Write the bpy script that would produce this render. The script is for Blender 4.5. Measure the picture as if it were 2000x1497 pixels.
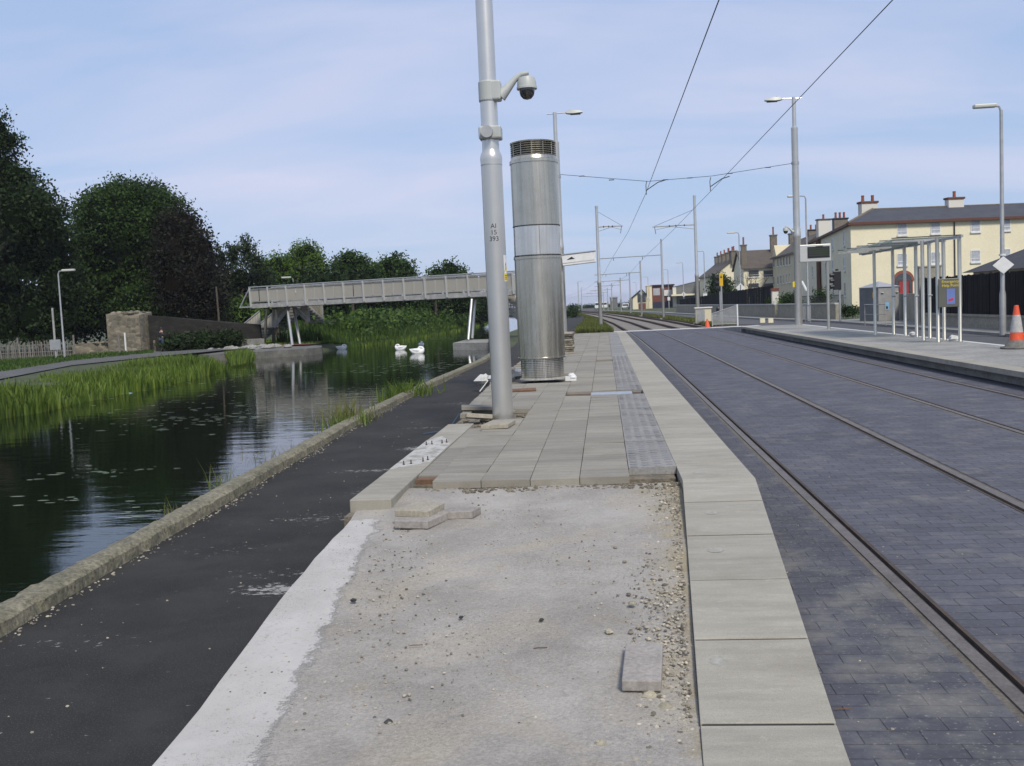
import bpy, math, random
import numpy as np
from mathutils import Vector, Matrix
random.seed(7); RNG=np.random.default_rng(11)
S=bpy.context.scene; C=S.collection
for o in list(bpy.data.objects): bpy.data.objects.remove(o)
R=math.radians
# ------------------------------------------------ camera
F,CX,CY,VX,VY,RO,H=1950.,1000.,748.5,1180.,593.,R(2.6),1.655
_a=np.array([(VX-CX)/F,-(VY-CY)/F,-1.]);_a/=np.linalg.norm(_a)
_u=np.array([-math.sin(RO),math.cos(RO),0.]);_u[2]=-(_u[0]*_a[0]+_u[1]*_a[1])/_a[2];_u/=np.linalg.norm(_u)
_r=np.cross(_a,_u);_M=np.array([_r,_a,_u])
cam=bpy.data.cameras.new('camera'); co=bpy.data.objects.new('camera',cam); C.objects.link(co); S.camera=co
cam.sensor_width=36; cam.lens=36*F/2000; cam.clip_start=.05; cam.clip_end=9000
co.matrix_world=Matrix.Translation((0,0,H))@Matrix(_M.tolist()).to_4x4()
def ray(x,y): return _M@np.array([(x-CX)/F,-(y-CY)/F,-1.])
def P(x,y,z=0.):
    d=ray(x,y);t=(z-H)/d[2];return d[0]*t,d[1]*t
def PY(x,y,Y):
    d=ray(x,y);t=Y/d[1];return d[0]*t,H+d[2]*t      # X, z
def FP(x,y,p0,dr):                                  # ray meets the upright plane through p0 along dr -> (u,z)
    d=ray(x,y); A=np.array([[d[0],-dr[0]],[d[1],-dr[1]]]); t,u=np.linalg.solve(A,np.array(p0[:2])); return u,H+t*d[2]
# ------------------------------------------------ world, sun, exposure
EL,AZ=R(47),R(155)      # sun elevation, azimuth clockwise from +Y (track direction)
W=bpy.data.worlds.new("World"); S.world=W; W.use_nodes=True; nt=W.node_tree; nt.nodes.clear()
def nd(nt,t,**k):
    n=nt.nodes.new(t)
    for a,b in k.items():
        if hasattr(n,a) and a not in n.inputs: setattr(n,a,b)
        else: n.inputs[a.replace('_',' ')].default_value=b
    return n
L=nt.links.new
sky=nt.nodes.new('ShaderNodeTexSky'); sky.sky_type='NISHITA'; sky.sun_disc=False; sky.sun_elevation=EL; sky.sun_rotation=AZ
sky.air_density=1.0; sky.dust_density=1.2; sky.ozone_density=2.2
tc=nt.nodes.new('ShaderNodeTexCoord'); sep=nt.nodes.new('ShaderNodeSeparateXYZ'); L(tc.outputs['Generated'],sep.inputs[0])
zz=nt.nodes.new('ShaderNodeMath'); zz.operation='ADD'; zz.inputs[1].default_value=.16; L(sep.outputs[2],zz.inputs[0])
dx=nt.nodes.new('ShaderNodeMath'); dx.operation='DIVIDE'; L(sep.outputs[0],dx.inputs[0]); L(zz.outputs[0],dx.inputs[1])
dy=nt.nodes.new('ShaderNodeMath'); dy.operation='DIVIDE'; L(sep.outputs[1],dy.inputs[0]); L(zz.outputs[0],dy.inputs[1])
cmb=nt.nodes.new('ShaderNodeCombineXYZ'); L(dx.outputs[0],cmb.inputs[0]); L(dy.outputs[0],cmb.inputs[1])
mp=nt.nodes.new('ShaderNodeMapping'); mp.inputs['Rotation'].default_value=(0,0,R(24)); mp.inputs['Scale'].default_value=(.55,1.25,1); mp.inputs['Location'].default_value=(.3,.15,0)
L(cmb.outputs[0],mp.inputs[0])
no=nt.nodes.new('ShaderNodeTexNoise'); no.inputs['Scale'].default_value=.9; no.inputs['Detail'].default_value=7; no.inputs['Roughness'].default_value=.52; no.inputs['Distortion'].default_value=.5
L(mp.outputs[0],no.inputs['Vector'])
rp=nt.nodes.new('ShaderNodeValToRGB'); rp.color_ramp.elements[0].position=.42; rp.color_ramp.elements[1].position=.70
rp.color_ramp.elements[0].color=(0,0,0,1); rp.color_ramp.elements[1].color=(.75,.75,.75,1); L(no.outputs[0],rp.inputs[0])
tint=nt.nodes.new('ShaderNodeMix'); tint.data_type='RGBA'; tint.blend_type='MIX'; tint.inputs[0].default_value=.75; tint.inputs[7].default_value=(3.5,4.5,6.7,1)
L(sky.outputs[0],tint.inputs[6])
mx=nt.nodes.new('ShaderNodeMix'); mx.data_type='RGBA'; L(rp.outputs[0],mx.inputs[0]); L(tint.outputs[2],mx.inputs[6]); mx.inputs[7].default_value=(5.5,5.55,6.9,1)
bg=nt.nodes.new('ShaderNodeBackground'); bg.inputs[1].default_value=.096; L(mx.outputs[2],bg.inputs[0])
wo=nt.nodes.new('ShaderNodeOutputWorld'); L(bg.outputs[0],wo.inputs[0])
sl=bpy.data.lights.new('sun','SUN'); sl.energy=2.5; sl.angle=R(12); sl.color=(1,.93,.81); so=bpy.data.objects.new('sun',sl); C.objects.link(so)
sd=Vector((math.sin(AZ)*math.cos(EL),math.cos(AZ)*math.cos(EL),math.sin(EL))); so.rotation_euler=sd.to_track_quat('Z','Y').to_euler()
so.location=(10,-10,30)
S.view_settings.view_transform='Standard'; S.view_settings.look='None'; S.view_settings.exposure=.42; S.view_settings.gamma=1
S.render.engine='CYCLES'; S.render.resolution_x=1024; S.render.resolution_y=766

# ------------------------------------------------ materials
MATS={}
def newmat(name):
    m=bpy.data.materials.new(name); m.use_nodes=True; n=m.node_tree; n.nodes.clear()
    out=n.nodes.new('ShaderNodeOutputMaterial'); b=n.nodes.new('ShaderNodeBsdfPrincipled'); n.links.new(b.outputs[0],out.inputs[0])
    MATS[name]=m; return m,n,b,out
def noise(n,sc,det=5,rough=.6,vec=None,dist=0):
    t=n.nodes.new('ShaderNodeTexNoise'); t.inputs['Scale'].default_value=sc; t.inputs['Detail'].default_value=det; t.inputs['Roughness'].default_value=rough; t.inputs['Distortion'].default_value=dist
    if vec is None:
        c=n.nodes.new('ShaderNodeTexCoord'); vec=c.outputs['Object']
    n.links.new(vec,t.inputs['Vector']); return t.outputs[0]
def ramp(n,src,p0,p1,c0=(0,0,0),c1=(1,1,1)):
    r=n.nodes.new('ShaderNodeValToRGB'); e=r.color_ramp.elements; e[0].position=p0; e[1].position=p1; e[0].color=(*c0,1); e[1].color=(*c1,1)
    n.links.new(src,r.inputs[0]); return r.outputs[0]
def mixc(n,f,a,b,mode='MIX'):
    m=n.nodes.new('ShaderNodeMix'); m.data_type='RGBA'; m.blend_type=mode
    for i,v in ((0,f),(6,a),(7,b)):
        if isinstance(v,(int,float)): m.inputs[i].default_value=v
        elif isinstance(v,tuple): m.inputs[i].default_value=(*v,1)
        else: n.links.new(v,m.inputs[i])
    return m.outputs[2]
def mth(n,op,a,b=0.,c=None,clamp=False):
    m=n.nodes.new('ShaderNodeMath'); m.operation=op; m.use_clamp=clamp
    for i,v in enumerate((a,b)+((c,) if c is not None else ())):
        if isinstance(v,(int,float)): m.inputs[i].default_value=v
        else: n.links.new(v,m.inputs[i])
    return m.outputs[0]
def bump(n,b,src,strength=.3,dist=.01):
    k=n.nodes.new('ShaderNodeBump'); k.inputs['Strength'].default_value=strength; k.inputs['Distance'].default_value=dist
    n.links.new(src,k.inputs['Height']); n.links.new(k.outputs[0],b.inputs['Normal'])
def var(n):
    a=n.nodes.new('ShaderNodeAttribute'); a.attribute_name='var'; return a.outputs['Fac']
def simple(name,col,rough=.75,metal=0.,col2=None,scale=2.,bmp=0.,bsc=60,vv=0.,fine=.0,fsc=40,spec=.5,p=(.35,.65)):
    m,n,b,out=newmat(name)
    c2=col2 or tuple(x*.8 for x in col)
    c=mixc(n,ramp(n,noise(n,scale,6),*p),c2,col)
    if fine: c=mixc(n,fine,c,ramp(n,noise(n,fsc,4,.7),.3,.7,(.25,.25,.25),(1.3,1.3,1.3)),'MULTIPLY')
    if vv:
        k=mth(n,'ADD',mth(n,'MULTIPLY',var(n),vv),1-vv/2)
        cc=n.nodes.new('ShaderNodeCombineColor'); [n.links.new(k,cc.inputs[i]) for i in range(3)]
        c=mixc(n,1.,c,cc.outputs[0],'MULTIPLY')
    n.links.new(c,b.inputs['Base Color']); b.inputs['Roughness'].default_value=rough; b.inputs['Metallic'].default_value=metal; b.inputs['Specular IOR Level'].default_value=spec
    if bmp: bump(n,b,noise(n,bsc,5,.65),bmp)
    return m
def leafmat(name,c0,c1,trans=.25):
    m,n,b,out=newmat(name); c=mixc(n,var(n),c0,c1); c=mixc(n,.6,c,ramp(n,noise(n,.35,3),.35,.65,(.55,.55,.6),(1.25,1.2,1.)),'MULTIPLY')
    n.links.new(c,b.inputs['Base Color']); b.inputs['Roughness'].default_value=.6; b.inputs['Specular IOR Level'].default_value=.25
    t=n.nodes.new('ShaderNodeBsdfTranslucent'); n.links.new(c,t.inputs[0]); ms=n.nodes.new('ShaderNodeMixShader'); ms.inputs[0].default_value=trans
    n.links.new(b.outputs[0],ms.inputs[1]); n.links.new(t.outputs[0],ms.inputs[2]); n.links.new(ms.outputs[0],out.inputs[0]); return m

simple('slab_plain',(.30,.283,.24),.85,col2=(.235,.22,.185),scale=2.4,bmp=.2,bsc=120,vv=.30,fine=.3,fsc=110)
def streaked(name,c0,c1,dirt_,vv,rough=.86,dist=(.5,9,1)):
    m,n,b,out=newmat(name); tcn=n.nodes.new('ShaderNodeTexCoord'); mpn=n.nodes.new('ShaderNodeMapping'); mpn.inputs['Scale'].default_value=dist; n.links.new(tcn.outputs['Object'],mpn.inputs[0])
    c=mixc(n,ramp(n,noise(n,2.2,6,.65,mpn.outputs[0]),.36,.64),c0,c1)
    c=mixc(n,mth(n,'MULTIPLY',ramp(n,noise(n,1.3,7,.7),.50,.72),.55),c,dirt_)
    c=mixc(n,mth(n,'MULTIPLY',ramp(n,noise(n,11,5,.75),.58,.70),.3),c,tuple(x*1.35 for x in c1))
    c=mixc(n,.45,c,ramp(n,noise(n,150,3,.8),.3,.7,(.6,.6,.6),(1.3,1.3,1.28)),'MULTIPLY')
    k=mth(n,'ADD',mth(n,'MULTIPLY',var(n),vv),1-vv/2); cc=n.nodes.new('ShaderNodeCombineColor'); [n.links.new(k,cc.inputs[i]) for i in range(3)]; c=mixc(n,1.,c,cc.outputs[0],'MULTIPLY')
    n.links.new(c,b.inputs['Base Color']); b.inputs['Roughness'].default_value=rough; bump(n,b,noise(n,70,5,.75),.35,.006)
streaked('slab',(.21,.194,.160),(.282,.262,.218),(.165,.148,.118),.24)
streaked('coping',(.278,.26,.214),(.345,.323,.27),(.21,.19,.148),.14,.86,(.8,4.5,1))
simple('slab_buff',(.36,.33,.265),.85,col2=(.31,.28,.22),scale=5,bmp=.25,bsc=90,vv=.2,fine=.4)
simple('slab_pink',(.345,.315,.285),.85,col2=(.29,.265,.24),scale=5,bmp=.25,bsc=90,vv=.2,fine=.4)
simple('coping_plain',(.335,.325,.28),.85,col2=(.27,.262,.225),scale=3.5,bmp=.15,bsc=140,vv=.16,fine=.3,fsc=120)
simple('coping_mark',(.36,.35,.31),.85,col2=(.25,.24,.20),scale=40)
simple('paint_worn',(.46,.45,.42),.85,col2=(.30,.29,.25),scale=7,fine=.4,p=(.42,.52))
simple('joint_dark',(.035,.032,.026),.95)
simple('tactile',(.27,.262,.25),.8,col2=(.225,.22,.21),scale=3,bmp=.3,vv=.2,fine=.4)
simple('tactile_dot',(.205,.20,.197),.85,col2=(.17,.167,.165),scale=5)
simple('mortar',(.22,.19,.14),.95,col2=(.14,.12,.09),scale=6,bmp=.8,bsc=30,fine=.6)
simple('rust_brown',(.20,.105,.055),.85,col2=(.12,.07,.045),scale=9,fine=.4)
simple('canal_stone',(.27,.245,.17),.92,col2=(.16,.15,.10),scale=5,bmp=1.,bsc=40,fine=.95,fsc=30,vv=.2)
simple('concrete',(.33,.325,.30),.88,col2=(.23,.225,.205),scale=1.2,bmp=.4,bsc=30,fine=.5,fsc=20)
simple('concrete_dark',(.17,.165,.15),.9,col2=(.10,.10,.09),scale=2,bmp=.4,bsc=30,fine=.5,fsc=20)
simple('white_concrete',(.60,.60,.58),.85,col2=(.50,.50,.48),scale=3,fine=.25)
simple('road',(.10,.10,.105),.9,col2=(.075,.075,.08),scale=.6,bmp=.3,bsc=80,fine=.4,fsc=30)
simple('footway',(.26,.255,.24),.9,col2=(.21,.205,.19),scale=.8,fine=.4,fsc=15)
simple('ballast',(.26,.235,.20),.95,col2=(.19,.17,.14),scale=1.2,bmp=.8,bsc=18,fine=.7,fsc=12)
simple('mast_paint',(.60,.59,.55),.32,.75,col2=(.54,.53,.49),scale=3,bmp=.04,bsc=150,spec=.5)
simple('galv',(.42,.43,.43),.5,.5,col2=(.34,.35,.35),scale=5)
simple('galv_dull',(.40,.395,.37),.6,.25,col2=(.26,.255,.245),scale=3,vv=.2)
simple('bracket_paint',(.42,.44,.42),.45,.0,col2=(.38,.40,.38))
simple('lamp_head',(.50,.51,.46),.45,.0,col2=(.44,.45,.41))
simple('black',(.012,.012,.014),.4,col2=(.01,.01,.01))
simple('dark_steel',(.05,.05,.05),.5,.5)
simple('wire',(.035,.035,.04),.5,.5)
simple('grille_dark',(.03,.03,.03),.6)
simple('white_paint',(.70,.70,.69),.5,col2=(.62,.62,.60),scale=6)
simple('pale_metal',(.50,.50,.475),.4,.3,col2=(.52,.52,.49),scale=4)
simple('yellow',(.72,.55,.02),.45,col2=(.66,.50,.02))
simple('amber_sign',(.62,.38,.015),.5,col2=(.55,.33,.015))
simple('cone_orange',(.78,.10,.03),.45,col2=(.62,.09,.035),scale=8,fine=.2)
simple('cone_grey',(.48,.47,.45),.6,col2=(.34,.33,.31),scale=9,fine=.3)
simple('cone_base',(.20,.195,.17),.9,col2=(.13,.125,.11),scale=9,fine=.4)
simple('letter',(.02,.02,.02),.6)
simple('rail_steel',(.22,.185,.155),.5,.5,col2=(.15,.125,.10),scale=6,fine=.5,fsc=60)
simple('rail_side',(.085,.062,.048),.85,.1,col2=(.055,.04,.03),scale=6,fine=.5,fsc=60)
simple('rail_rust',(.085,.045,.03),.8,.2,col2=(.06,.032,.02),scale=4)
simple('rail_bed',(.16,.14,.115),.9,col2=(.10,.09,.075),scale=5,bmp=.4,bsc=60,fine=.6,fsc=50)
simple('render_cream',(.76,.70,.51),.9,col2=(.70,.64,.46),scale=.35,fine=.12,fsc=5)
simple('render_pale',(.66,.60,.43),.9,col2=(.60,.545,.39),scale=.35,fine=.12,fsc=5)
simple('render_tan',(.60,.53,.36),.9,col2=(.54,.475,.32),scale=.35,fine=.12,fsc=5)
simple('chimney_white',(.60,.575,.52),.9,col2=(.6,.57,.5))
simple('chimney_grey',(.20,.17,.135),.9,col2=(.15,.13,.10),scale=2,fine=.5,fsc=10)
simple('terracotta',(.28,.085,.05),.85,col2=(.20,.06,.04))
simple('fascia',(.11,.035,.02),.7)
simple('brown_trim',(.13,.055,.03),.8)
simple('red_door',(.32,.03,.03),.5)
simple('brick_red',(.17,.055,.04),.9,col2=(.13,.045,.035),scale=3)
simple('cladding',(.17,.175,.175),.6,.2,col2=(.14,.145,.145),scale=.5)
simple('blue_wall',(.02,.022,.06),.7)
simple('frame_white',(.72,.72,.72),.5)
simple('window_dark',(.05,.06,.07),.15,col2=(.03,.035,.04),spec=.8)
simple('curtain',(.42,.44,.48),.5,col2=(.28,.30,.34),scale=4,spec=.8)
simple('block_wall',(.34,.315,.25),.92,col2=(.27,.25,.195),scale=1.3,bmp=.5,bsc=12,fine=.4,fsc=8)
simple('coping_white',(.52,.51,.47),.85,col2=(.42,.41,.37),scale=2)
simple('timber_dark',(.012,.011,.011),.75,col2=(.007,.007,.008),scale=1.5,vv=.8,spec=.15)
simple('kiosk_grey',(.14,.15,.155),.6,.0,col2=(.11,.12,.12),scale=3)
simple('kiosk_side',(.28,.28,.27),.7,.0,col2=(.23,.23,.22),scale=3,fine=.3)
simple('kiosk_roof',(.33,.34,.36),.5)
simple('sign_board',(.115,.115,.095),.4,col2=(.10,.10,.085))
simple('sign_blue',(.14,.20,.46),.4)
simple('sign_red',(.6,.03,.03),.4)
simple('display',(.045,.06,.03),.25)
simple('glass_edge',(.42,.50,.50),.15,.0,spec=.8)
simple('stone_wall_shaded',(.075,.07,.058),.95,col2=(.035,.034,.028),scale=1.2,bmp=1.,bsc=7,fine=.6,fsc=6)  # wall stone with the shade of the trees put into its colour
simple('stone_wall',(.21,.185,.14),.92,col2=(.10,.09,.07),scale=3.2,bmp=1.,bsc=7,fine=.8,fsc=6,p=(.4,.6))
simple('picket',(.20,.185,.165),.9,col2=(.12,.11,.10),scale=8,vv=.5)
simple('soil',(.13,.085,.055),.95,col2=(.09,.06,.04),scale=3,bmp=1,bsc=15,fine=.6,fsc=10)
simple('towpath',(.11,.11,.105),.95,col2=(.08,.08,.077),scale=.7,fine=.4,fsc=6)
simple('ground',(.075,.085,.035),.95,col2=(.045,.06,.02),scale=.5,bmp=.8,bsc=3,fine=.5,fsc=4)
simple('field',(.09,.13,.035),.95,col2=(.055,.085,.02),scale=.4,fine=.5,fsc=4)
simple('bark',(.10,.08,.06),.95,col2=(.05,.042,.032),scale=6,bmp=1,bsc=12)
simple('swan_white',(.82,.82,.80),.7,col2=(.74,.74,.72),scale=8)
simple('beak',(.5,.12,.02),.5)
simple('van_white',(.75,.75,.75),.35)
simple('tyre',(.02,.02,.02),.8)
simple('stone_pale',(.40,.365,.27),.9,col2=(.27,.25,.19),scale=25,bmp=.6,bsc=60,vv=.5)
simple('stone_dark',(.06,.058,.055),.9,col2=(.035,.035,.035),scale=25,vv=.5)
simple('pebble',(.33,.295,.23),.92,col2=(.22,.20,.165),scale=12,vv=1.3)
simple('twig',(.16,.09,.05),.9)
simple('stem',(.30,.26,.13),.9,col2=(.2,.2,.08))
simple('weed_fleck',(.22,.25,.18),.5,col2=(.14,.18,.10),scale=3,vv=.6)
simple('plastic_blue',(.22,.42,.60),.4)
simple('bolt_rust',(.10,.06,.045),.6,.3)
simple('cover_metal',(.50,.53,.56),.35,.6,col2=(.40,.43,.46),scale=12)
simple('rope',(.05,.10,.17),.6)
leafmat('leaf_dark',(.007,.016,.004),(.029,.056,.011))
leafmat('leaf_mid',(.013,.032,.006),(.055,.108,.018))
leafmat('leaf_light',(.035,.075,.007),(.11,.19,.022))
leafmat('leaf_purple',(.007,.007,.0045),(.022,.021,.010))
leafmat('leaf_blue',(.014,.026,.012),(.045,.070,.028))
leafmat('leaf_bush',(.012,.032,.007),(.04,.08,.015))
leafmat('reed',(.05,.10,.014),(.16,.225,.04),.3)
leafmat('bank_plants',(.025,.06,.012),(.085,.15,.025),.3)
leafmat('dry_grass',(.26,.22,.10),(.16,.20,.04),.3)
leafmat('verge',(.07,.085,.02),(.14,.17,.04),.2)
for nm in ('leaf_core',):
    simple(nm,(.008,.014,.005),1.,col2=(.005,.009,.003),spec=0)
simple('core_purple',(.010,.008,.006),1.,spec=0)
def stones(name,c0,c1,mort,sc):
    m,n,b,out=newmat(name); tcn=n.nodes.new('ShaderNodeTexCoord'); mpn=n.nodes.new('ShaderNodeMapping'); mpn.inputs['Scale'].default_value=(1,1,1.7); n.links.new(tcn.outputs['Object'],mpn.inputs[0])
    v=n.nodes.new('ShaderNodeTexVoronoi'); v.inputs['Scale'].default_value=sc; n.links.new(mpn.outputs[0],v.inputs[0]); v2=n.nodes.new('ShaderNodeTexVoronoi'); v2.feature='DISTANCE_TO_EDGE'; v2.inputs['Scale'].default_value=sc; n.links.new(mpn.outputs[0],v2.inputs[0])
    sp=n.nodes.new('ShaderNodeSeparateColor'); n.links.new(v.outputs['Color'],sp.inputs[0]); c=mixc(n,sp.outputs[0],c0,c1); c=mixc(n,ramp(n,v2.outputs[0],.02,.08,(1,1,1),(0,0,0)),c,mort); c=mixc(n,.6,c,ramp(n,noise(n,1.5,5),.3,.7,(.5,.5,.5),(1.3,1.3,1.3)),'MULTIPLY')
    n.links.new(c,b.inputs['Base Color']); b.inputs['Roughness'].default_value=.95; bump(n,b,v2.outputs[0],.35,.06)
stones('stone_rubble',(.10,.09,.065),(.26,.225,.165),(.16,.145,.115),3.4); stones('stone_rubble_shaded',(.010,.0095,.008),(.026,.024,.02),(.014,.013,.011),2.6)  # second one near black: tree shade on the left bank wall painted into the stone
# weatherboards of far roofs
def roofmat(name,col,sc):
    m,n,b,out=newmat(name); tcn=n.nodes.new('ShaderNodeTexCoord'); br=n.nodes.new('ShaderNodeTexBrick'); br.inputs['Scale'].default_value=sc
    br.inputs['Color1'].default_value=(*col,1); br.inputs['Color2'].default_value=(*[c*.8 for c in col],1); br.inputs['Mortar'].default_value=(*[c*.55 for c in col],1); br.inputs['Mortar Size'].default_value=.012
    n.links.new(tcn.outputs['Object'],br.inputs[0]); c=mixc(n,.5,br.outputs[0],ramp(n,noise(n,.8,4),.3,.7,(.6,.6,.6),(1.2,1.2,1.2)),'MULTIPLY')
    n.links.new(c,b.inputs['Base Color']); b.inputs['Roughness'].default_value=.8
roofmat('slate',(.062,.066,.080),1.); roofmat('roof_brown',(.105,.085,.066),1.); roofmat('roof_dark',(.05,.05,.055),1.)
# stainless, brushed vertically
def stainless(name,col,rough):
    m,n,b,out=newmat(name); tcn=n.nodes.new('ShaderNodeTexCoord'); mpn=n.nodes.new('ShaderNodeMapping'); mpn.inputs['Scale'].default_value=(7,7,.25); n.links.new(tcn.outputs['Object'],mpn.inputs[0])
    s=noise(n,1.6,5,.6,mpn.outputs[0]); c=mixc(n,ramp(n,s,.35,.65),tuple(x*.72 for x in col),col); c=mixc(n,.5,c,ramp(n,noise(n,2.3,5),.35,.65,(.78,.78,.74),(1.05,1.05,1.05)),'MULTIPLY')
    n.links.new(c,b.inputs['Base Color']); b.inputs['Metallic'].default_value=.92; b.inputs['Roughness'].default_value=rough
    n.links.new(ramp(n,s,.3,.7,(rough-.06,)*3,(rough+.1,)*3),b.inputs['Roughness'])
stainless('stainless',(.64,.60,.50),.26); stainless('stainless_bright',(.84,.80,.72),.22)
simple('mast_near',(.64,.63,.585),.3,.72,col2=(.60,.59,.55),scale=3,bmp=.03,bsc=150); stainless('stainless_post',(.60,.58,.50),.35)
def perforated():
    m,n,b,out=newmat('perforated'); b.inputs['Base Color'].default_value=(.38,.36,.31,1); b.inputs['Roughness'].default_value=.6
    tcn=n.nodes.new('ShaderNodeTexCoord'); v=n.nodes.new('ShaderNodeTexVoronoi'); v.inputs['Scale'].default_value=26; v.inputs['Randomness'].default_value=0; n.links.new(tcn.outputs['Object'],v.inputs[0])
    h=mth(n,'LESS_THAN',v.outputs['Distance'],.36); t=n.nodes.new('ShaderNodeBsdfTransparent'); ms=n.nodes.new('ShaderNodeMixShader'); n.links.new(h,ms.inputs[0]); n.links.new(b.outputs[0],ms.inputs[1]); n.links.new(t.outputs[0],ms.inputs[2]); n.links.new(ms.outputs[0],out.inputs[0])
perforated()
def glass():
    m,n,b,out=newmat('canopy_glass'); b.inputs['Base Color'].default_value=(.80,.83,.82,1); b.inputs['Roughness'].default_value=.2
    t=n.nodes.new('ShaderNodeBsdfTransparent'); t.inputs[0].default_value=(.82,.90,.88,1); ms=n.nodes.new('ShaderNodeMixShader'); ms.inputs[0].default_value=.4; n.links.new(b.outputs[0],ms.inputs[1]); n.links.new(t.outputs[0],ms.inputs[2]); n.links.new(ms.outputs[0],out.inputs[0])
glass()
def dome():
    m,n,b,out=newmat('dome_glass'); b.inputs['Base Color'].default_value=(.03,.03,.03,1); b.inputs['Roughness'].default_value=.05; b.inputs['Coat Weight'].default_value=1
dome()
# water
def water():
    m,n,b,out=newmat('water'); b.inputs['Base Color'].default_value=(.006,.010,.005,1); b.inputs['Roughness'].default_value=.03; b.inputs['IOR'].default_value=1.33
    tcn=n.nodes.new('ShaderNodeTexCoord'); mpn=n.nodes.new('ShaderNodeMapping'); mpn.inputs['Scale'].default_value=(.45,1.4,1); mpn.inputs['Rotation'].default_value=(0,0,R(10)); n.links.new(tcn.outputs['Object'],mpn.inputs[0])
    s=mth(n,'ADD',noise(n,1.6,3,.5,mpn.outputs[0]),mth(n,'MULTIPLY',noise(n,9,3,.5,mpn.outputs[0]),.22))
    bump(n,b,s,.16,.03)
water()
# asphalt of the near path, with splashes of cement
def asphalt():
    m,n,b,out=newmat('asphalt'); tcn=n.nodes.new('ShaderNodeTexCoord'); ob=tcn.outputs['Object']
    c=mixc(n,ramp(n,noise(n,1.3,6),.35,.7),(.025,.0243,.0235),(.044,.0425,.040))
    c=mixc(n,ramp(n,noise(n,120,2,.8),.56,.70),c,(.10,.098,.09))
    tot=None
    for (x,y,rx,ry,a) in ((-1.98,5.85,.55,.22,1.2),(-1.95,6.2,1.1,.18,.55),(-2.9,4.9,.7,.2,.35),(-2.25,11.9,.5,.3,1.15),(-2.5,10.3,.75,.16,.8),(-2.4,7.9,.9,.35,.55),(-2.6,14.,.8,.2,.6),(-2.2,9.0,.5,.5,.55),(-2.9,6.9,.8,.3,.35),(-2.6,17.5,.8,.5,.5),(-2.5,24,1,1.5,.4)):
        sp=n.nodes.new('ShaderNodeVectorMath'); sp.operation='SUBTRACT'; n.links.new(ob,sp.inputs[0]); sp.inputs[1].default_value=(x,y,0)
        sc=n.nodes.new('ShaderNodeVectorMath'); sc.operation='DIVIDE'; n.links.new(sp.outputs[0],sc.inputs[0]); sc.inputs[1].default_value=(rx,ry,1)
        ln=n.nodes.new('ShaderNodeVectorMath'); ln.operation='LENGTH'; n.links.new(sc.outputs[0],ln.inputs[0])
        k=mth(n,'MULTIPLY',mth(n,'SUBTRACT',1.,ln.outputs['Value'],clamp=True),a); tot=k if tot is None else mth(n,'MAXIMUM',tot,k)
    mpn=n.nodes.new('ShaderNodeMapping'); mpn.inputs['Scale'].default_value=(.6,1.,1); n.links.new(ob,mpn.inputs[0])
    s=noise(n,22,5,.75,mpn.outputs[0]); f=ramp(n,mth(n,'ADD',s,mth(n,'MULTIPLY',tot,.24)),.66,.72)
    c=mixc(n,f,c,(.36,.35,.33))
    v=n.nodes.new('ShaderNodeTexVoronoi'); v.inputs['Scale'].default_value=5.5; n.links.new(ob,v.inputs[0])
    f2=mth(n,'MULTIPLY',mth(n,'LESS_THAN',v.outputs['Distance'],.035),mth(n,'GREATER_THAN',noise(n,1.7,3),.52)); c=mixc(n,f2,c,(.30,.29,.27))
    c=mixc(n,mth(n,'MULTIPLY',ramp(n,noise(n,2.2,5,.7),.5,.75),.35),c,(.075,.072,.066))
    n.links.new(c,b.inputs['Base Color']); b.inputs['Roughness'].default_value=.9; b.inputs['Specular IOR Level'].default_value=.25; bump(n,b,noise(n,110,3,.75),1.,.012)
asphalt()
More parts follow.
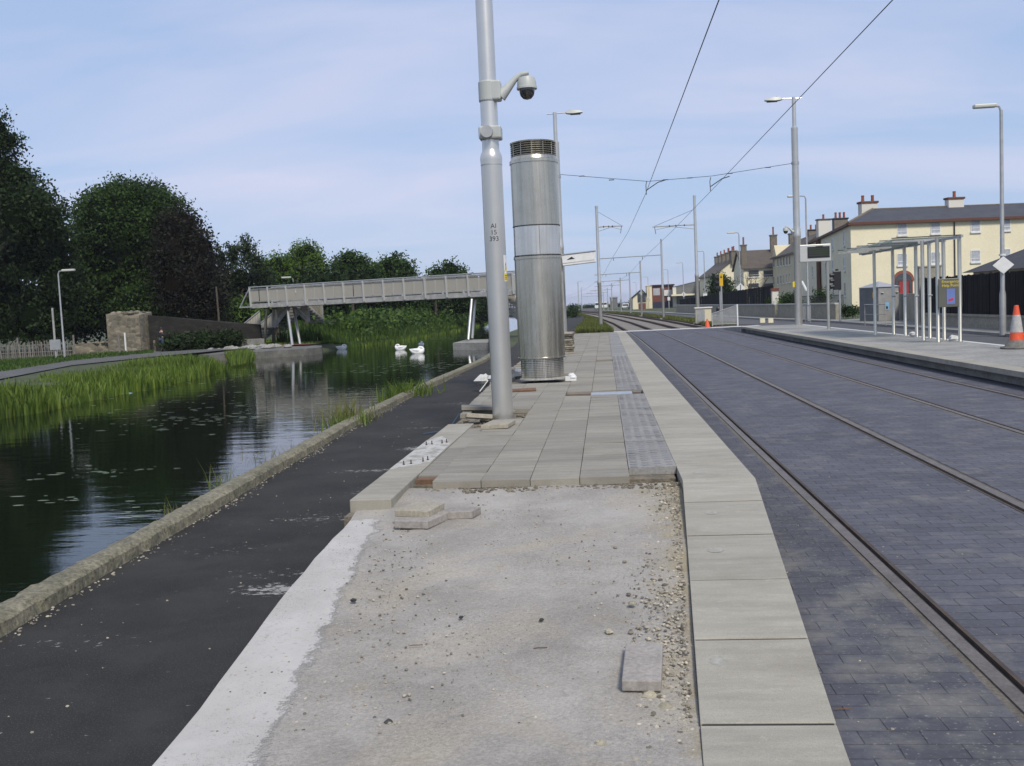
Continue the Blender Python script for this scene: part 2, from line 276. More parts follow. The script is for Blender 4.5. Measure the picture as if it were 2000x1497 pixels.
# setts between the rails
def setts():
    m,n,b,out=newmat('setts'); tcn=n.nodes.new('ShaderNodeTexCoord'); ob=tcn.outputs['Object']
    dn=n.nodes.new('ShaderNodeTexNoise'); dn.inputs['Scale'].default_value=3.2; n.links.new(ob,dn.inputs['Vector'])
    dv=n.nodes.new('ShaderNodeVectorMath'); dv.operation='MULTIPLY_ADD'; n.links.new(dn.outputs['Color'],dv.inputs[0]); dv.inputs[1].default_value=(.02,.022,0); n.links.new(ob,dv.inputs[2])
    br=n.nodes.new('ShaderNodeTexBrick'); br.inputs['Scale'].default_value=1; br.inputs['Brick Width'].default_value=.225; br.inputs['Row Height'].default_value=.118; br.inputs['Mortar Size'].default_value=.0045; br.inputs['Mortar Smooth'].default_value=1.; br.inputs['Bias'].default_value=0
    br.inputs['Color1'].default_value=(.074,.074,.092,1); br.inputs['Color2'].default_value=(.100,.100,.121,1); br.inputs['Mortar'].default_value=(.024,.024,.030,1); n.links.new(dv.outputs[0],br.inputs[0])
    c=mixc(n,.8,br.outputs[0],ramp(n,noise(n,.55,6,.65),.3,.7,(.78,.78,.78),(1.18,1.18,1.16)),'MULTIPLY')
    c=mixc(n,.5,c,ramp(n,noise(n,26,4,.7),.3,.7,(.6,.6,.6),(1.35,1.35,1.3)),'MULTIPLY')
    sx=n.nodes.new('ShaderNodeSeparateXYZ'); n.links.new(ob,sx.inputs[0])
    near=mth(n,'SUBTRACT',1.,mth(n,'MULTIPLY',mth(n,'ABSOLUTE',mth(n,'SUBTRACT',sx.outputs[0],1.3)),1.6),clamp=True)
    y1=mth(n,'SUBTRACT',1.,mth(n,'MULTIPLY',mth(n,'ABSOLUTE',mth(n,'SUBTRACT',sx.outputs[1],4.4)),.35),clamp=True)
    dust=ramp(n,mth(n,'ADD',noise(n,2.3,6,.7),mth(n,'MULTIPLY',mth(n,'MULTIPLY',near,y1),.14)),.53,.72)
    c=mixc(n,mth(n,'MULTIPLY',near,.5),c,(.045,.046,.05)); c=mixc(n,mth(n,'MULTIPLY',dust,.62),c,(.20,.19,.165)); c=mixc(n,mth(n,'MULTIPLY',ramp(n,noise(n,.9,6,.75),.50,.70),.2),c,(.14,.14,.145))
    c=mixc(n,mth(n,'MULTIPLY',ramp(n,mth(n,'ADD',noise(n,45,3,.7),mth(n,'MULTIPLY',near,.05)),.64,.70),.6),c,(.26,.25,.22))
    n.links.new(c,b.inputs['Base Color']); n.links.new(ramp(n,noise(n,3,5),.3,.7,(.6,.6,.6),(.85,.85,.85)),b.inputs['Roughness']); b.inputs['Specular IOR Level'].default_value=.3
    hh=mth(n,'ADD',mth(n,'MULTIPLY',mth(n,'SUBTRACT',1.,br.outputs['Fac']),1.),mth(n,'MULTIPLY',noise(n,30,4,.6),.35)); bump(n,b,hh,.55,.008)
setts()
# cement dirt of the unfinished ramp, with a band of white concrete along its left side
def dirt():
    m,n,b,out=newmat('dirt'); tcn=n.nodes.new('ShaderNodeTexCoord'); ob=tcn.outputs['Object']; sx=n.nodes.new('ShaderNodeSeparateXYZ'); n.links.new(ob,sx.inputs[0]); X,Y=sx.outputs[0],sx.outputs[1]
    c=mixc(n,ramp(n,noise(n,1.7,7,.62),.38,.64),(.27,.25,.22),(.365,.34,.305))
    c=mixc(n,mth(n,'MULTIPLY',ramp(n,noise(n,1.1,4,.5,None,1.),.52,.72),.6),c,(.40,.35,.26))
    edge=mth(n,'SUBTRACT',1.,mth(n,'MULTIPLY',mth(n,'SUBTRACT',.50,X),2.6),clamp=True)
    c=mixc(n,mth(n,'MULTIPLY',ramp(n,mth(n,'ADD',noise(n,3.2,6,.7),mth(n,'MULTIPLY',edge,.30)),.60,.78),.9),c,(.31,.265,.175))
    c=mixc(n,.55,c,ramp(n,noise(n,60,4,.75),.3,.7,(.55,.55,.55),(1.35,1.35,1.35)),'MULTIPLY')
    e=mth(n,'ADD',mth(n,'SUBTRACT',X,-1.37),mth(n,'MULTIPLY',mth(n,'SUBTRACT',Y,3.4),.088))
    e=mth(n,'ADD',e,mth(n,'MULTIPLY',mth(n,'SUBTRACT',noise(n,4,5,.65),.5),.30))
    e=mth(n,'ADD',e,mth(n,'MULTIPLY',mth(n,'SUBTRACT',noise(n,60,3,.8),.5),.16)); white=ramp(n,e,-.03,.035,(1,1,1),(0,0,0))
    yl=ramp(n,mth(n,'ADD',Y,mth(n,'MULTIPLY',noise(n,6,4),.3)),.5,.51); 
    ylim=mth(n,'LESS_THAN',mth(n,'ADD',Y,mth(n,'MULTIPLY',noise(n,6,4),.4)),7.2); white=mth(n,'MULTIPLY',white,ylim)
    wc=mixc(n,ramp(n,noise(n,2.5,6),.35,.65),(.38,.365,.34),(.46,.445,.42)); wc=mixc(n,ramp(n,noise(n,34,5,.8),.57,.66),wc,(.27,.25,.215))
    c=mixc(n,white,c,wc)
    v=n.nodes.new('ShaderNodeTexVoronoi'); v.inputs['Scale'].default_value=16; n.links.new(ob,v.inputs[0])
    c=mixc(n,mth(n,'MULTIPLY',ramp(n,noise(n,130,3,.8),.56,.66),ramp(n,noise(n,2.1,5),.40,.62)),c,(.15,.14,.125)); c=mixc(n,mth(n,'MULTIPLY',ramp(n,noise(n,95,3,.8),.60,.70),.7),c,(.48,.455,.40)); c=mixc(n,mth(n,'MULTIPLY',ramp(n,noise(n,.9,6,.7),.52,.66),.45),c,(.43,.41,.375))
    n.links.new(c,b.inputs['Base Color']); b.inputs['Roughness'].default_value=.93
    h=mth(n,'MULTIPLY',mth(n,'SUBTRACT',1.15,white),mth(n,'ADD',noise(n,9,6,.7),mth(n,'MULTIPLY',noise(n,80,4,.8),.3))); bump(n,b,h,.7,.025)
dirt()
M=MATS
# ------------------------------------------------ mesh builder
def rotz(p,a):
    c,s=math.cos(a),math.sin(a); return (p[0]*c-p[1]*s,p[0]*s+p[1]*c,p[2])
class MB:
    def __init__(s): s.v=[];s.f=[];s.a=[];s.n=0
    def add(s,vs,fs,var=None):
        k=len(s.v); s.v+= [tuple(map(float,v)) for v in vs]; s.f+=[tuple(i+k for i in f) for f in fs]; s.a+=[random.random() if var is None else var]*len(fs); return s
    def box(s,x0,x1,y0,y1,z0,z1,var=None,rz=0,rx=0,ry=0,c=None):
        var=random.random() if var is None else var
        vs=[(x,y,z) for z in (z0,z1) for y in (y0,y1) for x in (x0,x1)]
        if rz or rx or ry:
            c=c or ((x0+x1)/2,(y0+y1)/2,(z0+z1)/2); m=Matrix.Translation(c)@Matrix.Rotation(rz,4,'Z')@Matrix.Rotation(rx,4,'X')@Matrix.Rotation(ry,4,'Y')@Matrix.Translation([-q for q in c]); vs=[tuple(m@Vector(v)) for v in vs]
        return s.add(vs,[(0,2,3,1),(4,5,7,6),(0,1,5,4),(2,6,7,3),(0,4,6,2),(1,3,7,5)],var)
    def prism(s,poly,z0,z1,var=None):   # poly ccw in xy ; z may be lists
        n=len(poly); zb=z0 if isinstance(z0,(list,tuple)) else [z0]*n; zt=z1 if isinstance(z1,(list,tuple)) else [z1]*n
        vs=[(p[0],p[1],zb[i]) for i,p in enumerate(poly)]+[(p[0],p[1],zt[i]) for i,p in enumerate(poly)]
        fs=[tuple(range(n-1,-1,-1)),tuple(range(n,2*n))]+[(i,(i+1)%n,n+(i+1)%n,n+i) for i in range(n)]
        return s.add(vs,fs,random.random() if var is None else var)
    def tube(s,pts,r,n=8,cap=True,var=.5):
        pts=[Vector(p) for p in pts]; k=len(pts); rr=r if isinstance(r,(list,tuple)) else [r]*k; vs=[];up=None
        for i,p in enumerate(pts):
            d=(pts[min(i+1,k-1)]-pts[max(i-1,0)]).normalized()
            if up is None: up=d.orthogonal().normalized()
            up=(up-d*up.dot(d)).normalized(); w=d.cross(up)
            vs+=[tuple(p+(up*math.cos(2*math.pi*j/n)+w*math.sin(2*math.pi*j/n))*rr[i]) for j in range(n)]
        fs=[(i*n+j,i*n+(j+1)%n,(i+1)*n+(j+1)%n,(i+1)*n+j) for i in range(k-1) for j in range(n)]
        if cap: fs+=[tuple(range(n-1,-1,-1)),tuple((k-1)*n+j for j in range(n))]
        return s.add(vs,fs,var)
    def bar(s,a,b,w,h,var=.5):     # rectangular bar; w sideways, h upwards
        a,b=Vector(a),Vector(b); d=(b-a).normalized(); sd_=d.cross(Vector((0,0,1))); sd_=sd_.normalized() if sd_.length>1e-4 else Vector((1,0,0)); up=sd_.cross(d)
        vs=[tuple(p+sd_*x*w/2+up*y*h/2) for p in (a,b) for x,y in ((-1,-1),(1,-1),(1,1),(-1,1))]
        return s.add(vs,[(0,3,2,1),(4,5,6,7),(0,1,5,4),(1,2,6,5),(2,3,7,6),(3,0,4,7)],var)
    def lathe(s,prof,c=(0,0,0),n=24,var=.5,sx=1,sy=1):
        vs=[(c[0]+r*sx*math.cos(2*math.pi*j/n),c[1]+r*sy*math.sin(2*math.pi*j/n),c[2]+z) for r,z in prof for j in range(n)]; k=len(prof)
        fs=[(i*n+j,i*n+(j+1)%n,(i+1)*n+(j+1)%n,(i+1)*n+j) for i in range(k-1) for j in range(n)]+[tuple(range(n-1,-1,-1)),tuple((k-1)*n+j for j in range(n))]
        return s.add(vs,fs,var)
    def ball(s,c,r,n=10,m=6,var=.5,sx=1,sy=1,sz=1):
        return s.lathe([(max(1e-3,r*math.sin(math.pi*i/m)),-r*sz*math.cos(math.pi*i/m)) for i in range(m+1)],c,n,var,sx,sy)
    def rock(s,c,r,fl=.6,var=None):
        n,m=7,4; ph=[random.uniform(.7,1.25) for _ in range(n*(m+1))]; a0=random.random()*6; vs=[]
        for i in range(m+1):
            for j in range(n):
                q=ph[i*n+j]*r; th=math.pi*(.08+.84*i/m); vs.append((c[0]+q*math.sin(th)*math.cos(a0+2*math.pi*j/n),c[1]+q*math.sin(th)*math.sin(a0+2*math.pi*j/n),c[2]-q*fl*math.cos(th)))
        fs=[(i*n+j,i*n+(j+1)%n,(i+1)*n+(j+1)%n,(i+1)*n+j) for i in range(m) for j in range(n)]+[tuple(range(n-1,-1,-1)),tuple(m*n+j for j in range(n))]
        return s.add(vs,fs,random.random() if var is None else var)
    def build(s,name,mat,parent=None,smooth=False,bev=0,loc=None,shift=None):
        me=bpy.data.meshes.new(name)
        v=s.v
        if shift: v=[(a-shift[0],b-shift[1],c-shift[2]) for a,b,c in v]
        me.from_pydata(v,[],s.f); at=me.attributes.new('var','FLOAT','FACE'); at.data.foreach_set('value',s.a)
        me.materials.append(M[mat]); me.validate(); o=bpy.data.objects.new(name,me); C.objects.link(o)
        if smooth:
            me.polygons.foreach_set('use_smooth',[True]*len(me.polygons))
            me.set_sharp_from_angle(angle=R(38))
        if bev:
            b=o.modifiers.new('bevel','BEVEL'); b.width=bev; b.segments=2; b.limit_method='ANGLE'; b.angle_limit=R(35)
        if parent is not None: o.parent=parent
        if loc: o.location=loc
        if shift: o.location=shift
        return o
def tag(o,label=None,cat=None,group=None,kind=None):
    for k,v in (('label',label),('category',cat),('group',group),('kind',kind)):
        if v: o[k]=v
    return o
def thing(name,label,cat,loc=(0,0,0),rz=0,group=None):
    o=bpy.data.objects.new(name,None); o.empty_display_size=.2; C.objects.link(o); o.location=loc; o.rotation_euler=(0,0,rz); return tag(o,label,cat,group)
def struct(o): return tag(o,kind='structure')
def dup(root,loc,rz=0,label=None,group=None,sc=1):
    def cp(o,par):
        c=o.copy(); C.objects.link(c); c.parent=par
        for ch in KIDS.get(o.name,[]): cp(ch,c)
        return c
    KIDS={}
    for o in C.objects:
        if o.parent: KIDS.setdefault(o.parent.name,[]).append(o)
    r=cp(root,None); r.location=loc; r.rotation_euler=(0,0,rz); r.scale=(sc,sc,sc)
    if label: r['label']=label
    if group: r['group']=group
    return r
def npmesh(name,V,Fq,var,mat,parent=None,loc=None):
    me=bpy.data.meshes.new(name); n=len(V); k=Fq.shape[1]; m=len(Fq)
    me.vertices.add(n); me.vertices.foreach_set('co',V.astype(np.float32).ravel()); me.loops.add(m*k); me.loops.foreach_set('vertex_index',Fq.astype(np.int32).ravel())
    me.polygons.add(m); me.polygons.foreach_set('loop_start',np.arange(0,m*k,k,dtype=np.int32)); me.polygons.foreach_set('loop_total',np.full(m,k,dtype=np.int32))
    me.update(calc_edges=True); at=me.attributes.new('var','FLOAT','FACE'); at.data.foreach_set('value',var.astype(np.float32)); me.materials.append(M[mat])
    o=bpy.data.objects.new(name,me); C.objects.link(o)
    if parent is not None: o.parent=parent
    if loc: o.location=loc
    return o

# ------------------------------------------------ alignment of the tracks
CYs=[-40,30,45,60,83,100,120,140,160,180,220,260,320,420]
CXs=[3.85,3.85,3.74,3.5,2.95,2.3,1.45,.45,-.75,-2.1,-5.5,-9.5,-16.5,-30]
def cx(y): return float(np.interp(y,CYs,CXs))
OFF=(-2.25,-.805,.755,2.2)
def strip(x0,x1,y0,y1,z,step=4,curve=True,mb=None,thick=None):
    mb=mb or MB(); ys=list(np.arange(y0,y1,step))+[y1]
    f0=x0 if callable(x0) else (lambda y:x0); f1=x1 if callable(x1) else (lambda y:x1); zf=z if callable(z) else (lambda y:z)
    vs=[];fs=[]
    for y in ys: vs+=[(f0(y),y,zf(y)),(f1(y),y,zf(y))]
    for i in range(len(ys)-1): fs.append((2*i,2*i+1,2*i+3,2*i+2))
    if thick:
        k=len(vs); vs+=[(a,b,c-thick) for a,b,c in vs]
        for i in range(len(ys)-1):
            a=2*i; fs+=[(k+a,k+a+2,k+a+3,k+a+1),(a,a+2,k+a+2,k+a),(a+1,k+a+1,k+a+3,a+3)]
        fs+=[(0,k,k+1,1),(k-2,k-1,2*k-1,2*k-2)]
    return mb.add(vs,fs,.5)
# ------------------------------------------------ ground, canal
NE_Y=[-60,5,8,14,20,31,40,48,52,60,100,140,180,240,420]; NE_X=[-3.3,-3.52,-3.65,-3.93,-4.05,-3.95,-4.3,-5.2,-6.1,-6.6,-7.2,-9,-13,-22,-60]
FE_Y=[-30,20,32,43,48,51,54,56.5,60,64,73,96,133,180,240,420]; FE_X=[-14.2,-14.7,-15.2,-16.8,-19,-21.3,-21.2,-19.2,-17.2,-16.9,-15.3,-15.2,-16.2,-20.5,-30,-70]
ne=lambda y: float(np.interp(y,NE_Y,NE_X)); fe=lambda y: float(np.interp(y,FE_Y,FE_X))
WZ=-.5
def terrain():
    ys=[-60,-30]+list(range(-20,80,2))+list(range(80,420,8))+[420,700,1500,3500]; vs=[];fs=[]
    for y in ys:
        b=fe(y); e=ne(y)
        cols=[(-3500,0),(-300,.1),(b-40,.05),(b-9,-.02),(b-2.2,-.06),(b-.25,-.38),(b,-.62),(b+1.2,-1.3),(e-.03,-1.3),(e,-.06),(e+1.5,-.06),(-1.0 if y<56 else cx(y)-3.12,-.06),(-.9 if y<56 else cx(y)-3.1,-.06 if y<56 else -.3),(cx(y)+3.1,-.3 if y>56 else -.06),(cx(y)+3.12,-.06),(cx(y)+16,-.06),(300,0),(3500,0)]
        if y>=700: cols=[(c[0],-.1 if 5<i<11 else 0) for i,c in enumerate(cols)]
        xs=-1e9
        for x,z in cols: xs=max(xs+.01,x); vs.append((xs,y,z))
    k=len(cols)
    for i in range(len(ys)-1):
        for j in range(k-1): a=i*k+j; fs.append((a,a+1,a+k+1,a+k))
    struct(MB().add(vs,fs,.5).build('ground','ground'))
terrain()
struct(strip(lambda y:fe(y)-.6,lambda y:ne(y)+.0,-30,420,WZ,3).build('canal_water','water'))
KE=lambda y: ne(y)+.20+.02*math.sin(y*2.3)
# asphalt path beside the canal, then swinging round behind the footbridge
PX_Y=[-60,42,50,56,62,88,118,140,170,210,260]; PL=[-3.4,-3.9,-4.3,-4.3,-4.1,-3.9,-4.3,-5.2,-7.6,-12.,-17]; PR=[-1.4,-1.6,-1.6,-1.75,-2.0,-2.1,-2.2,-3.2,-5.6,-10,-15]
pl=lambda y: max(float(np.interp(y,PX_Y,PL)),KE(y)-.03) ; pr=lambda y: float(np.interp(y,PX_Y,PR))
struct(strip(pl,pr,-60,260,0.,1.5).build('asphalt_path','asphalt'))
# near canal kerb, worn and uneven
def kerb():
    mb=MB(); vs=[];fs=[]; ys=np.arange(-6,60,.07); prof=((-.02,-1.25),(-.01,.06),(.015,.095),(.08,.105),(.155,.10),(.19,.075),(.205,-.05))
    for i,y in enumerate(ys):
        for j,(x,z) in enumerate(prof):
            q=.006 if j in(2,5) else .003
            vs.append((ne(y)+x+random.gauss(0,q)+ (.006*math.sin(y*1.7+j)), y, z+(random.gauss(0,q*.5) if j else 0)+.003*math.sin(y*.9)))
    k=len(prof)
    for i in range(len(ys)-1):
        for j in range(k-1): a=i*k+j; fs.append((a,a+1,a+k+1,a+k))
    return mb.add(vs,fs,.5)
ko=kerb().build('canal_kerb','canal_stone'); tag(ko,'long worn stone kerb running between the asphalt path and the canal','kerb')
# track bed of setts, rails
REDGE=6.52
RZ=.27
rg=[]
mb=MB()
edges=[.2]+[q for o in OFF for q in (cx(0)+o-.085,cx(0)+o+.085)]+[7.2]
for i in range(0,len(edges),2):
    a,b=edges[i],edges[i+1]
    strip((lambda y,a=a:a+cx(y)-cx(0)),(lambda y,b=b:b+cx(y)-cx(0)),-60,57,0,3,mb=mb)
struct(mb.build('sett_paving','setts'))
# crossing beyond the end of the platforms
struct(strip(lambda y:cx(y)-3.1,lambda y:cx(y)+5.2,57,58.6,.004,1).build('white_crossing_strip','white_concrete'))
struct(strip(lambda y:cx(y)-3.05,lambda y:cx(y)+3.1,58.6,330,-.11,3).build('track_bed','ballast'))
for i,off in enumerate(OFF):
    t=thing('rail',['leftmost steel tram rail, closest to the near platform kerb','second steel tram rail from the left, set in grey setts','third steel tram rail from the left, set in grey setts','rightmost steel tram rail, below the far platform edge'][i],'rail',(0,0,0),0,'grooved tram rails')
    s=1 if i%2==0 else -1          # groove lies on the inside of the gauge
    A=lambda y,d:cx(y)+off+d*s
    def band(d0,d1,z,m,nm,y0=-60,y1=57,th=.03):
        lo,hi=(d0,d1) if s>0 else (-d1,-d0)
        strip(lambda y:cx(y)+off+lo,lambda y:cx(y)+off+hi,y0,y1,z,3,thick=th).build(nm,m,t)
    band(-.042,.026,.005,'rail_steel','rail_head')
    band(.060,.083,.002,'rail_side','rail_lip')
    band(.026,.060,-.022,'rail_bed','groove')
    band(-.086,-.042,-.004,'rail_bed','joint_sealant'); band(.083,.087,-.004,'rail_bed','joint_sealant')
    band(-.045,.045,.03,'rail_rust','open_rail',58.6,330,.16)
# near platform: kerb copings with the ramp end, slabs
KO=lambda y: 1.10-.0035*(y-8) if y>7.7 else 1.10-(7.7-max(y,-1))*.072
KI=lambda y: .55 if y>7.7 else .55-(7.7-max(y,-1))*.062
def pz(y):
    if y>7.7: return RZ if y<48 else max(0.,RZ-(y-48)*.033)
    return max(.004,RZ-(7.7-y)*.063)
mb=MB(); y=-1.4; lens=[]
ys=[-23.,-20,-17,-14,-11,-8,-5.,-4.1,-3.2,-2.3,-1.4,-.55,.35,1.25,2.1,2.95,3.78,4.6,5.42,6.25,7.05,7.7]
while ys[-1]<56: ys.append(ys[-1]+.8)
for a,b in zip(ys[:-1],ys[1:]):
    g=.006; g=.009; a2,b2=a+g,b-g; poly=[(KI(a2),a2),(KO(a2),a2),(KO(b2),b2),(KI(b2),b2)]; j=random.uniform(-.002,.002)
    mb.prism(poly,-.06,[pz(a2)+j,pz(a2)+j,pz(b2)+j,pz(b2)+j])
o=mb.build('platform_coping','coping',bev=.003); strip(lambda y:KI(y)+.008,lambda y:KO(y)-.008,-5,55,lambda y:pz(y)-.004,.4).build('joint_filler','joint_dark',o); tag(o,'pale concrete edge blocks of the near platform, sloping down beside the left rail','platform edge')
for px,py in ((1402,1291),(1398,1076),(1390,1002),(1382,956),(1364,924),(1349,892),(1405,1170)):
    X,Y=P(px,py,.2 if py<1010 else .12 if py<1200 else .06)
    for q in range(2): X,Y=P(px,py,pz(Y))
    z0=pz(Y); sl_=.063 if Y<7.7 else 0
    n=14; rr=.045; mk=MB()
    mk.add([(X+rr*math.cos(2*math.pi*k/n)*random.uniform(.8,1.2),Y+rr*1.1*math.sin(2*math.pi*k/n),z0+.0015+sl_*rr*math.sin(2*math.pi*k/n)) for k in range(n)],[tuple(range(n))],.5); mk.build('lifting_mark','coping_mark',o)
struct(MB().prism([(-1.5,8.3),(.56,8.3),(.56,56),(-1.5,56)],-.05,[.205,.205,0,0] if 0 else .2).build('platform_base','mortar')) if 0 else None
# bedding under the slabs (a body cut back where slabs are missing)
LX=lambda y: float(np.interp(y,[7,13,14,20,27,34,42,56],[-1.97,-1.97,-2.02,-2.2,-2.2,-2.0,-1.7,-1.7]))
b=MB()
ysb=[8.16,13.2,20,27,34,42,48,56]
vs=[];fs=[]
for q in ysb:
    z=pz(q)-.065; vs+=[(LX(q)+.03,q,z),(.53,q,z),(LX(q)+.03,q,-.05),(.53,q,-.05)]
for i in range(len(ysb)-1): a=4*i; fs+=[(a,a+1,a+5,a+4),(a+2,a,a+4,a+6),(a+1,a+3,a+7,a+5)]
fs.append((0,2,3,1)); b.add(vs,fs,.5); struct(b.build('slab_bedding','mortar'))
mb=MB(); mt=MB(); md=MB(); mm=MB()
cols=[-3.05,-2.65,-2.25,-1.85,-1.45,-1.05,-.65,-.25,.15]
y=7.95; row=0
while y<55:
    d=.4; zc=pz(y+.2)
    for x in cols:
        x1=x+.4
        if x1<=-1.4 and y<12.9: continue
        if x<LX(y)-.02:
            if x1<LX(y)+.12: continue
            x=LX(y)
        if x>-.7 and 15.0<y<15.9: continue
        if -.5<x<.1 and 23.8<y<24.5: continue
        if x<-1.0 and 12.0<y<13.3 and x1>-1.85 and x1<-1.0: continue      # hole round the big mast
        if x1<=-.6 and 17.6<y<20.2 and x>-1.9: continue   # round the column
        if x<-1.2 and 20.5<y<24 and random.random()<.35: continue
        g=.0024; j=random.gauss(0,.0016); tx,ty=random.gauss(0,.002),random.gauss(0,.002)
        B=mm if x==.15 else mb
        if x==.15 and y<8.1: 
            continue
        z1=pz(y)+j; z2=pz(y+d)+j
        B.prism([(x+g,y+g),(x1-g,y+g),(x1-g,y+d-g),(x+g,y+d-g)],zc-.062,[z1-tx-ty,z1+tx-ty,z2+tx+ty,z2-tx+ty])
        if x==.15 and y<26:
            for a in range(4):
                for b_ in range(6):
                    if (a+b_)%2: continue
                    md.lathe([(.033,0),(.030,.0025),(.020,.003)],(x+.05+.1*a,y+.033+.0667*b_,(z1+z2)/2+.0006),10)
    y+=d; row+=1
o=mb.build('slab_paving','slab',bev=.003); struct(o)
o=mm.build('tactile_paving','tactile'); struct(o); o2=md.build('tactile_studs','tactile_dot',o); o2['kind']='stuff'
# tactile front slab edge
# ramp of bare cement and dirt
vs=[];fs=[]; ysr=list(np.arange(-24,-5,1.))+list(np.arange(-5,8.25,.25)); NX=24
DL=lambda y: float(np.interp(y,[-5,3.4,5,6.2,7.2,7.3,8.3],[-1.5,-1.75,-1.83,-1.87,-1.9,-1.93,-1.93]))
for q in ysr:
    for k in range(NX+1):
        x=DL(q)+(KI(min(q,9))-.002-DL(q))*k/NX
        z=max(-.002,pz(q)-.062 if q>7.4 else pz(q)-.02-.042*max(0,(q-6)/1.4))+ .006*math.sin(x*5+q*2)+random.gauss(0,.0025)
        if k==NX: z-=.012
        vs.append((x+(random.gauss(0,.003) if k==0 else 0),q,max(.005+.0*k,z)))
k=NX+1
for i in range(len(ysr)-1):
    for j in range(NX): a=i*k+j; fs.append((a,a+1,a+k+1,a+k))
    a=i*k; 
b=MB().add(vs,fs,.5)
sk=[(x,y_,-.02) for (x,y_,z) in vs[::k]]; top=vs[::k]; n=len(sk); b.add(top+sk,[(i,i+1,n+i+1,n+i) for i in range(n-1)],.5)
o=b.build('cement_ramp','dirt'); struct(o)
for p in o.data.polygons: p.use_smooth=True
# left strip of heavy blocks with bolts
t=thing('edge_block_row','row of long concrete blocks with white paint and bolts beside the asphalt path','edge blocks',(-1.8,7.3,0))
b=MB(); 
for a,c_ in ((7.3,8.5),(8.51,9.7),(9.71,10.9),(10.91,12.1)):
    b.box(-.17,.15,a-7.3,c_-7.3,.0 if a>8 else .09,.262+random.uniform(-.003,.004))
b.build('block','coping',t,bev=.008)
b=MB(); b.prism([(-.165,1.4),(.145,1.75),(.15,2.25),(.14,3.1),(-.05,3.6),(-.165,3.3)],.2605,.2672); b.build('paint_patch','paint_worn',t)
for (a,c_) in ((-.08,1.62),(-.02,1.66),(.07,1.78),(.1,1.86),(-.1,2.9),(-.05,2.95),(.05,3.0),(.09,3.05)):
    b=MB(); b.tube([(a,c_,.26),(a,c_,.305)],.006,6); b.lathe([(.011,0),(.011,.010)],(a,c_,.266),6); b.build('bolt','bolt_rust',t)
b=MB()
for (x0,x1,y0,y1) in ((-1.64,-1.46,8.35,9.2),(-1.64,-1.46,9.2,10),(-1.64,-1.46,10,10.8),(-1.64,-1.46,10.8,11.6)): b.box(x0,x1,y0+.004,y1-.004,.14,.255)
struct(b.build('infill_slab','slab'))
tag(MB().box(-1.63,-1.46,8.2,8.34,.19,.245).build('brick','rust_brown'),'reddish brown brick in the gap beside the end of the slabs','brick')
b=MB(); b.box(-1.97,-1.47,7.12,7.28,.0,.17); b.build('mortar_bed','mortar',t,loc=(1.8,-7.3,0))
# ------------------------------------------------ loose slabs and stones on the ramp
def slab(px,py,w,l,h,rz,mat,label,z=None,rx=0,ry=0,grp=None,name='loose_slab',cat='slab',poly=None):
    zz=z if z is not None else .1
    X,Y=P(px,py,zz)
    b=MB()
    if poly: b.prism(poly,0,h)
    else: b.prism([(-w/2+.01,-l/2),(w/2,-l/2+.006),(w/2-.006,l/2),(-w/2,l/2-.01)],0,h)
    o=b.build(name,mat,bev=.006,loc=(X,Y,zz)); o.rotation_euler=(rx,ry,rz); tag(o,label,cat,grp); return o
slab(1256,1312,.175,.43,.05,R(-5),'slab_pink','single pinkish grey paving slab lying on the ramp beside the concrete kerb',z=.04,rx=R(2))
slab(822,1022,.40,.34,.055,R(28),'slab_pink','lower pinkish grey slab of the broken stack on the ramp',z=.175,poly=[(-.21,-.06),(-.02,-.22),(.20,-.02),(.16,.10),(-.02,.2)])
slab(895,1010,.26,.24,.055,R(-20),'slab_pink','broken slab piece at the right of the small stack on the ramp',z=.18,poly=[(-.12,-.14),(.13,-.03),(.12,.13),(-.08,.10)])
slab(820,1002,.36,.30,.05,R(25),'slab_buff','chipped slab topmost of the small stack on the ramp',z=.232,poly=[(-.19,-.03),(.02,-.17),(.19,.02),(.0,.14)],rx=R(3))
slab(972,833,.42,.36,.05,R(20),'slab_buff','pale buff slab lying flat in front of the big mast',z=.275,poly=[(-.25,-.20),(.06,-.26),(.25,.12),(-.05,.17)])
slab(935,818,.34,.30,.055,R(8),'slab_buff','pale slab tilted over the hole left of the big mast',z=.27,rx=R(-9),ry=R(6))
slab(950,800,.7,.3,.05,R(6),'slab','long slab propped behind the big mast base',z=.272,ry=R(3))
slab(985,806,.22,.2,.04,R(40),'slab_buff','small slab fragment leaning at the right foot of the big mast',z=.29,rx=R(12))
slab(1018,764,.5,.36,.03,R(3),'rust_brown','rusty brown board lying flat between mast and steel column',z=.272,name='board',cat='board')
# stone rubble: a few single stones, the rest as rubble
for i,(px,py,r,lb,m) in enumerate(((1189,1233,.022,'pale buff stone alone in the middle of the cement ramp','stone_pale'),(1268,1358,.030,'round pale stone just below the single pinkish grey slab','stone_pale'),(1300,1379,.028,'angular pale stone between the pinkish grey slab and the kerb','stone_pale'),(1235,1178,.022,'pale stone chip near the kerb above the pinkish grey slab','stone_pale'),(1058,1210,.014,'small black stone in the middle of the cement ramp','stone_dark'),(900,1205,.014,'small dark flat stone left of the middle of the ramp','stone_dark'),(1172,1450,.022,'whitish stone at the bottom of the picture on the ramp','stone_pale'),(758,1409,.017,'dark lump at the lower left of the cement ramp','stone_dark'),(690,1172,.02,'dark clod beside the white concrete band','stone_dark'))):
    z=max(0,.05); X,Y=P(px,py,z); z=max(0,pz(Y)-.02); X,Y=P(px,py,z+.01); tag(MB().rock((0,0,0),r,.55).build('stone',m,loc=(X,Y,z+.008)),lb,'stone')
b=MB()
def rz_(y): return max(-.002,pz(y)-.02-.042*max(0,(y-6)/1.4)) if y<7.4 else pz(y)-.062
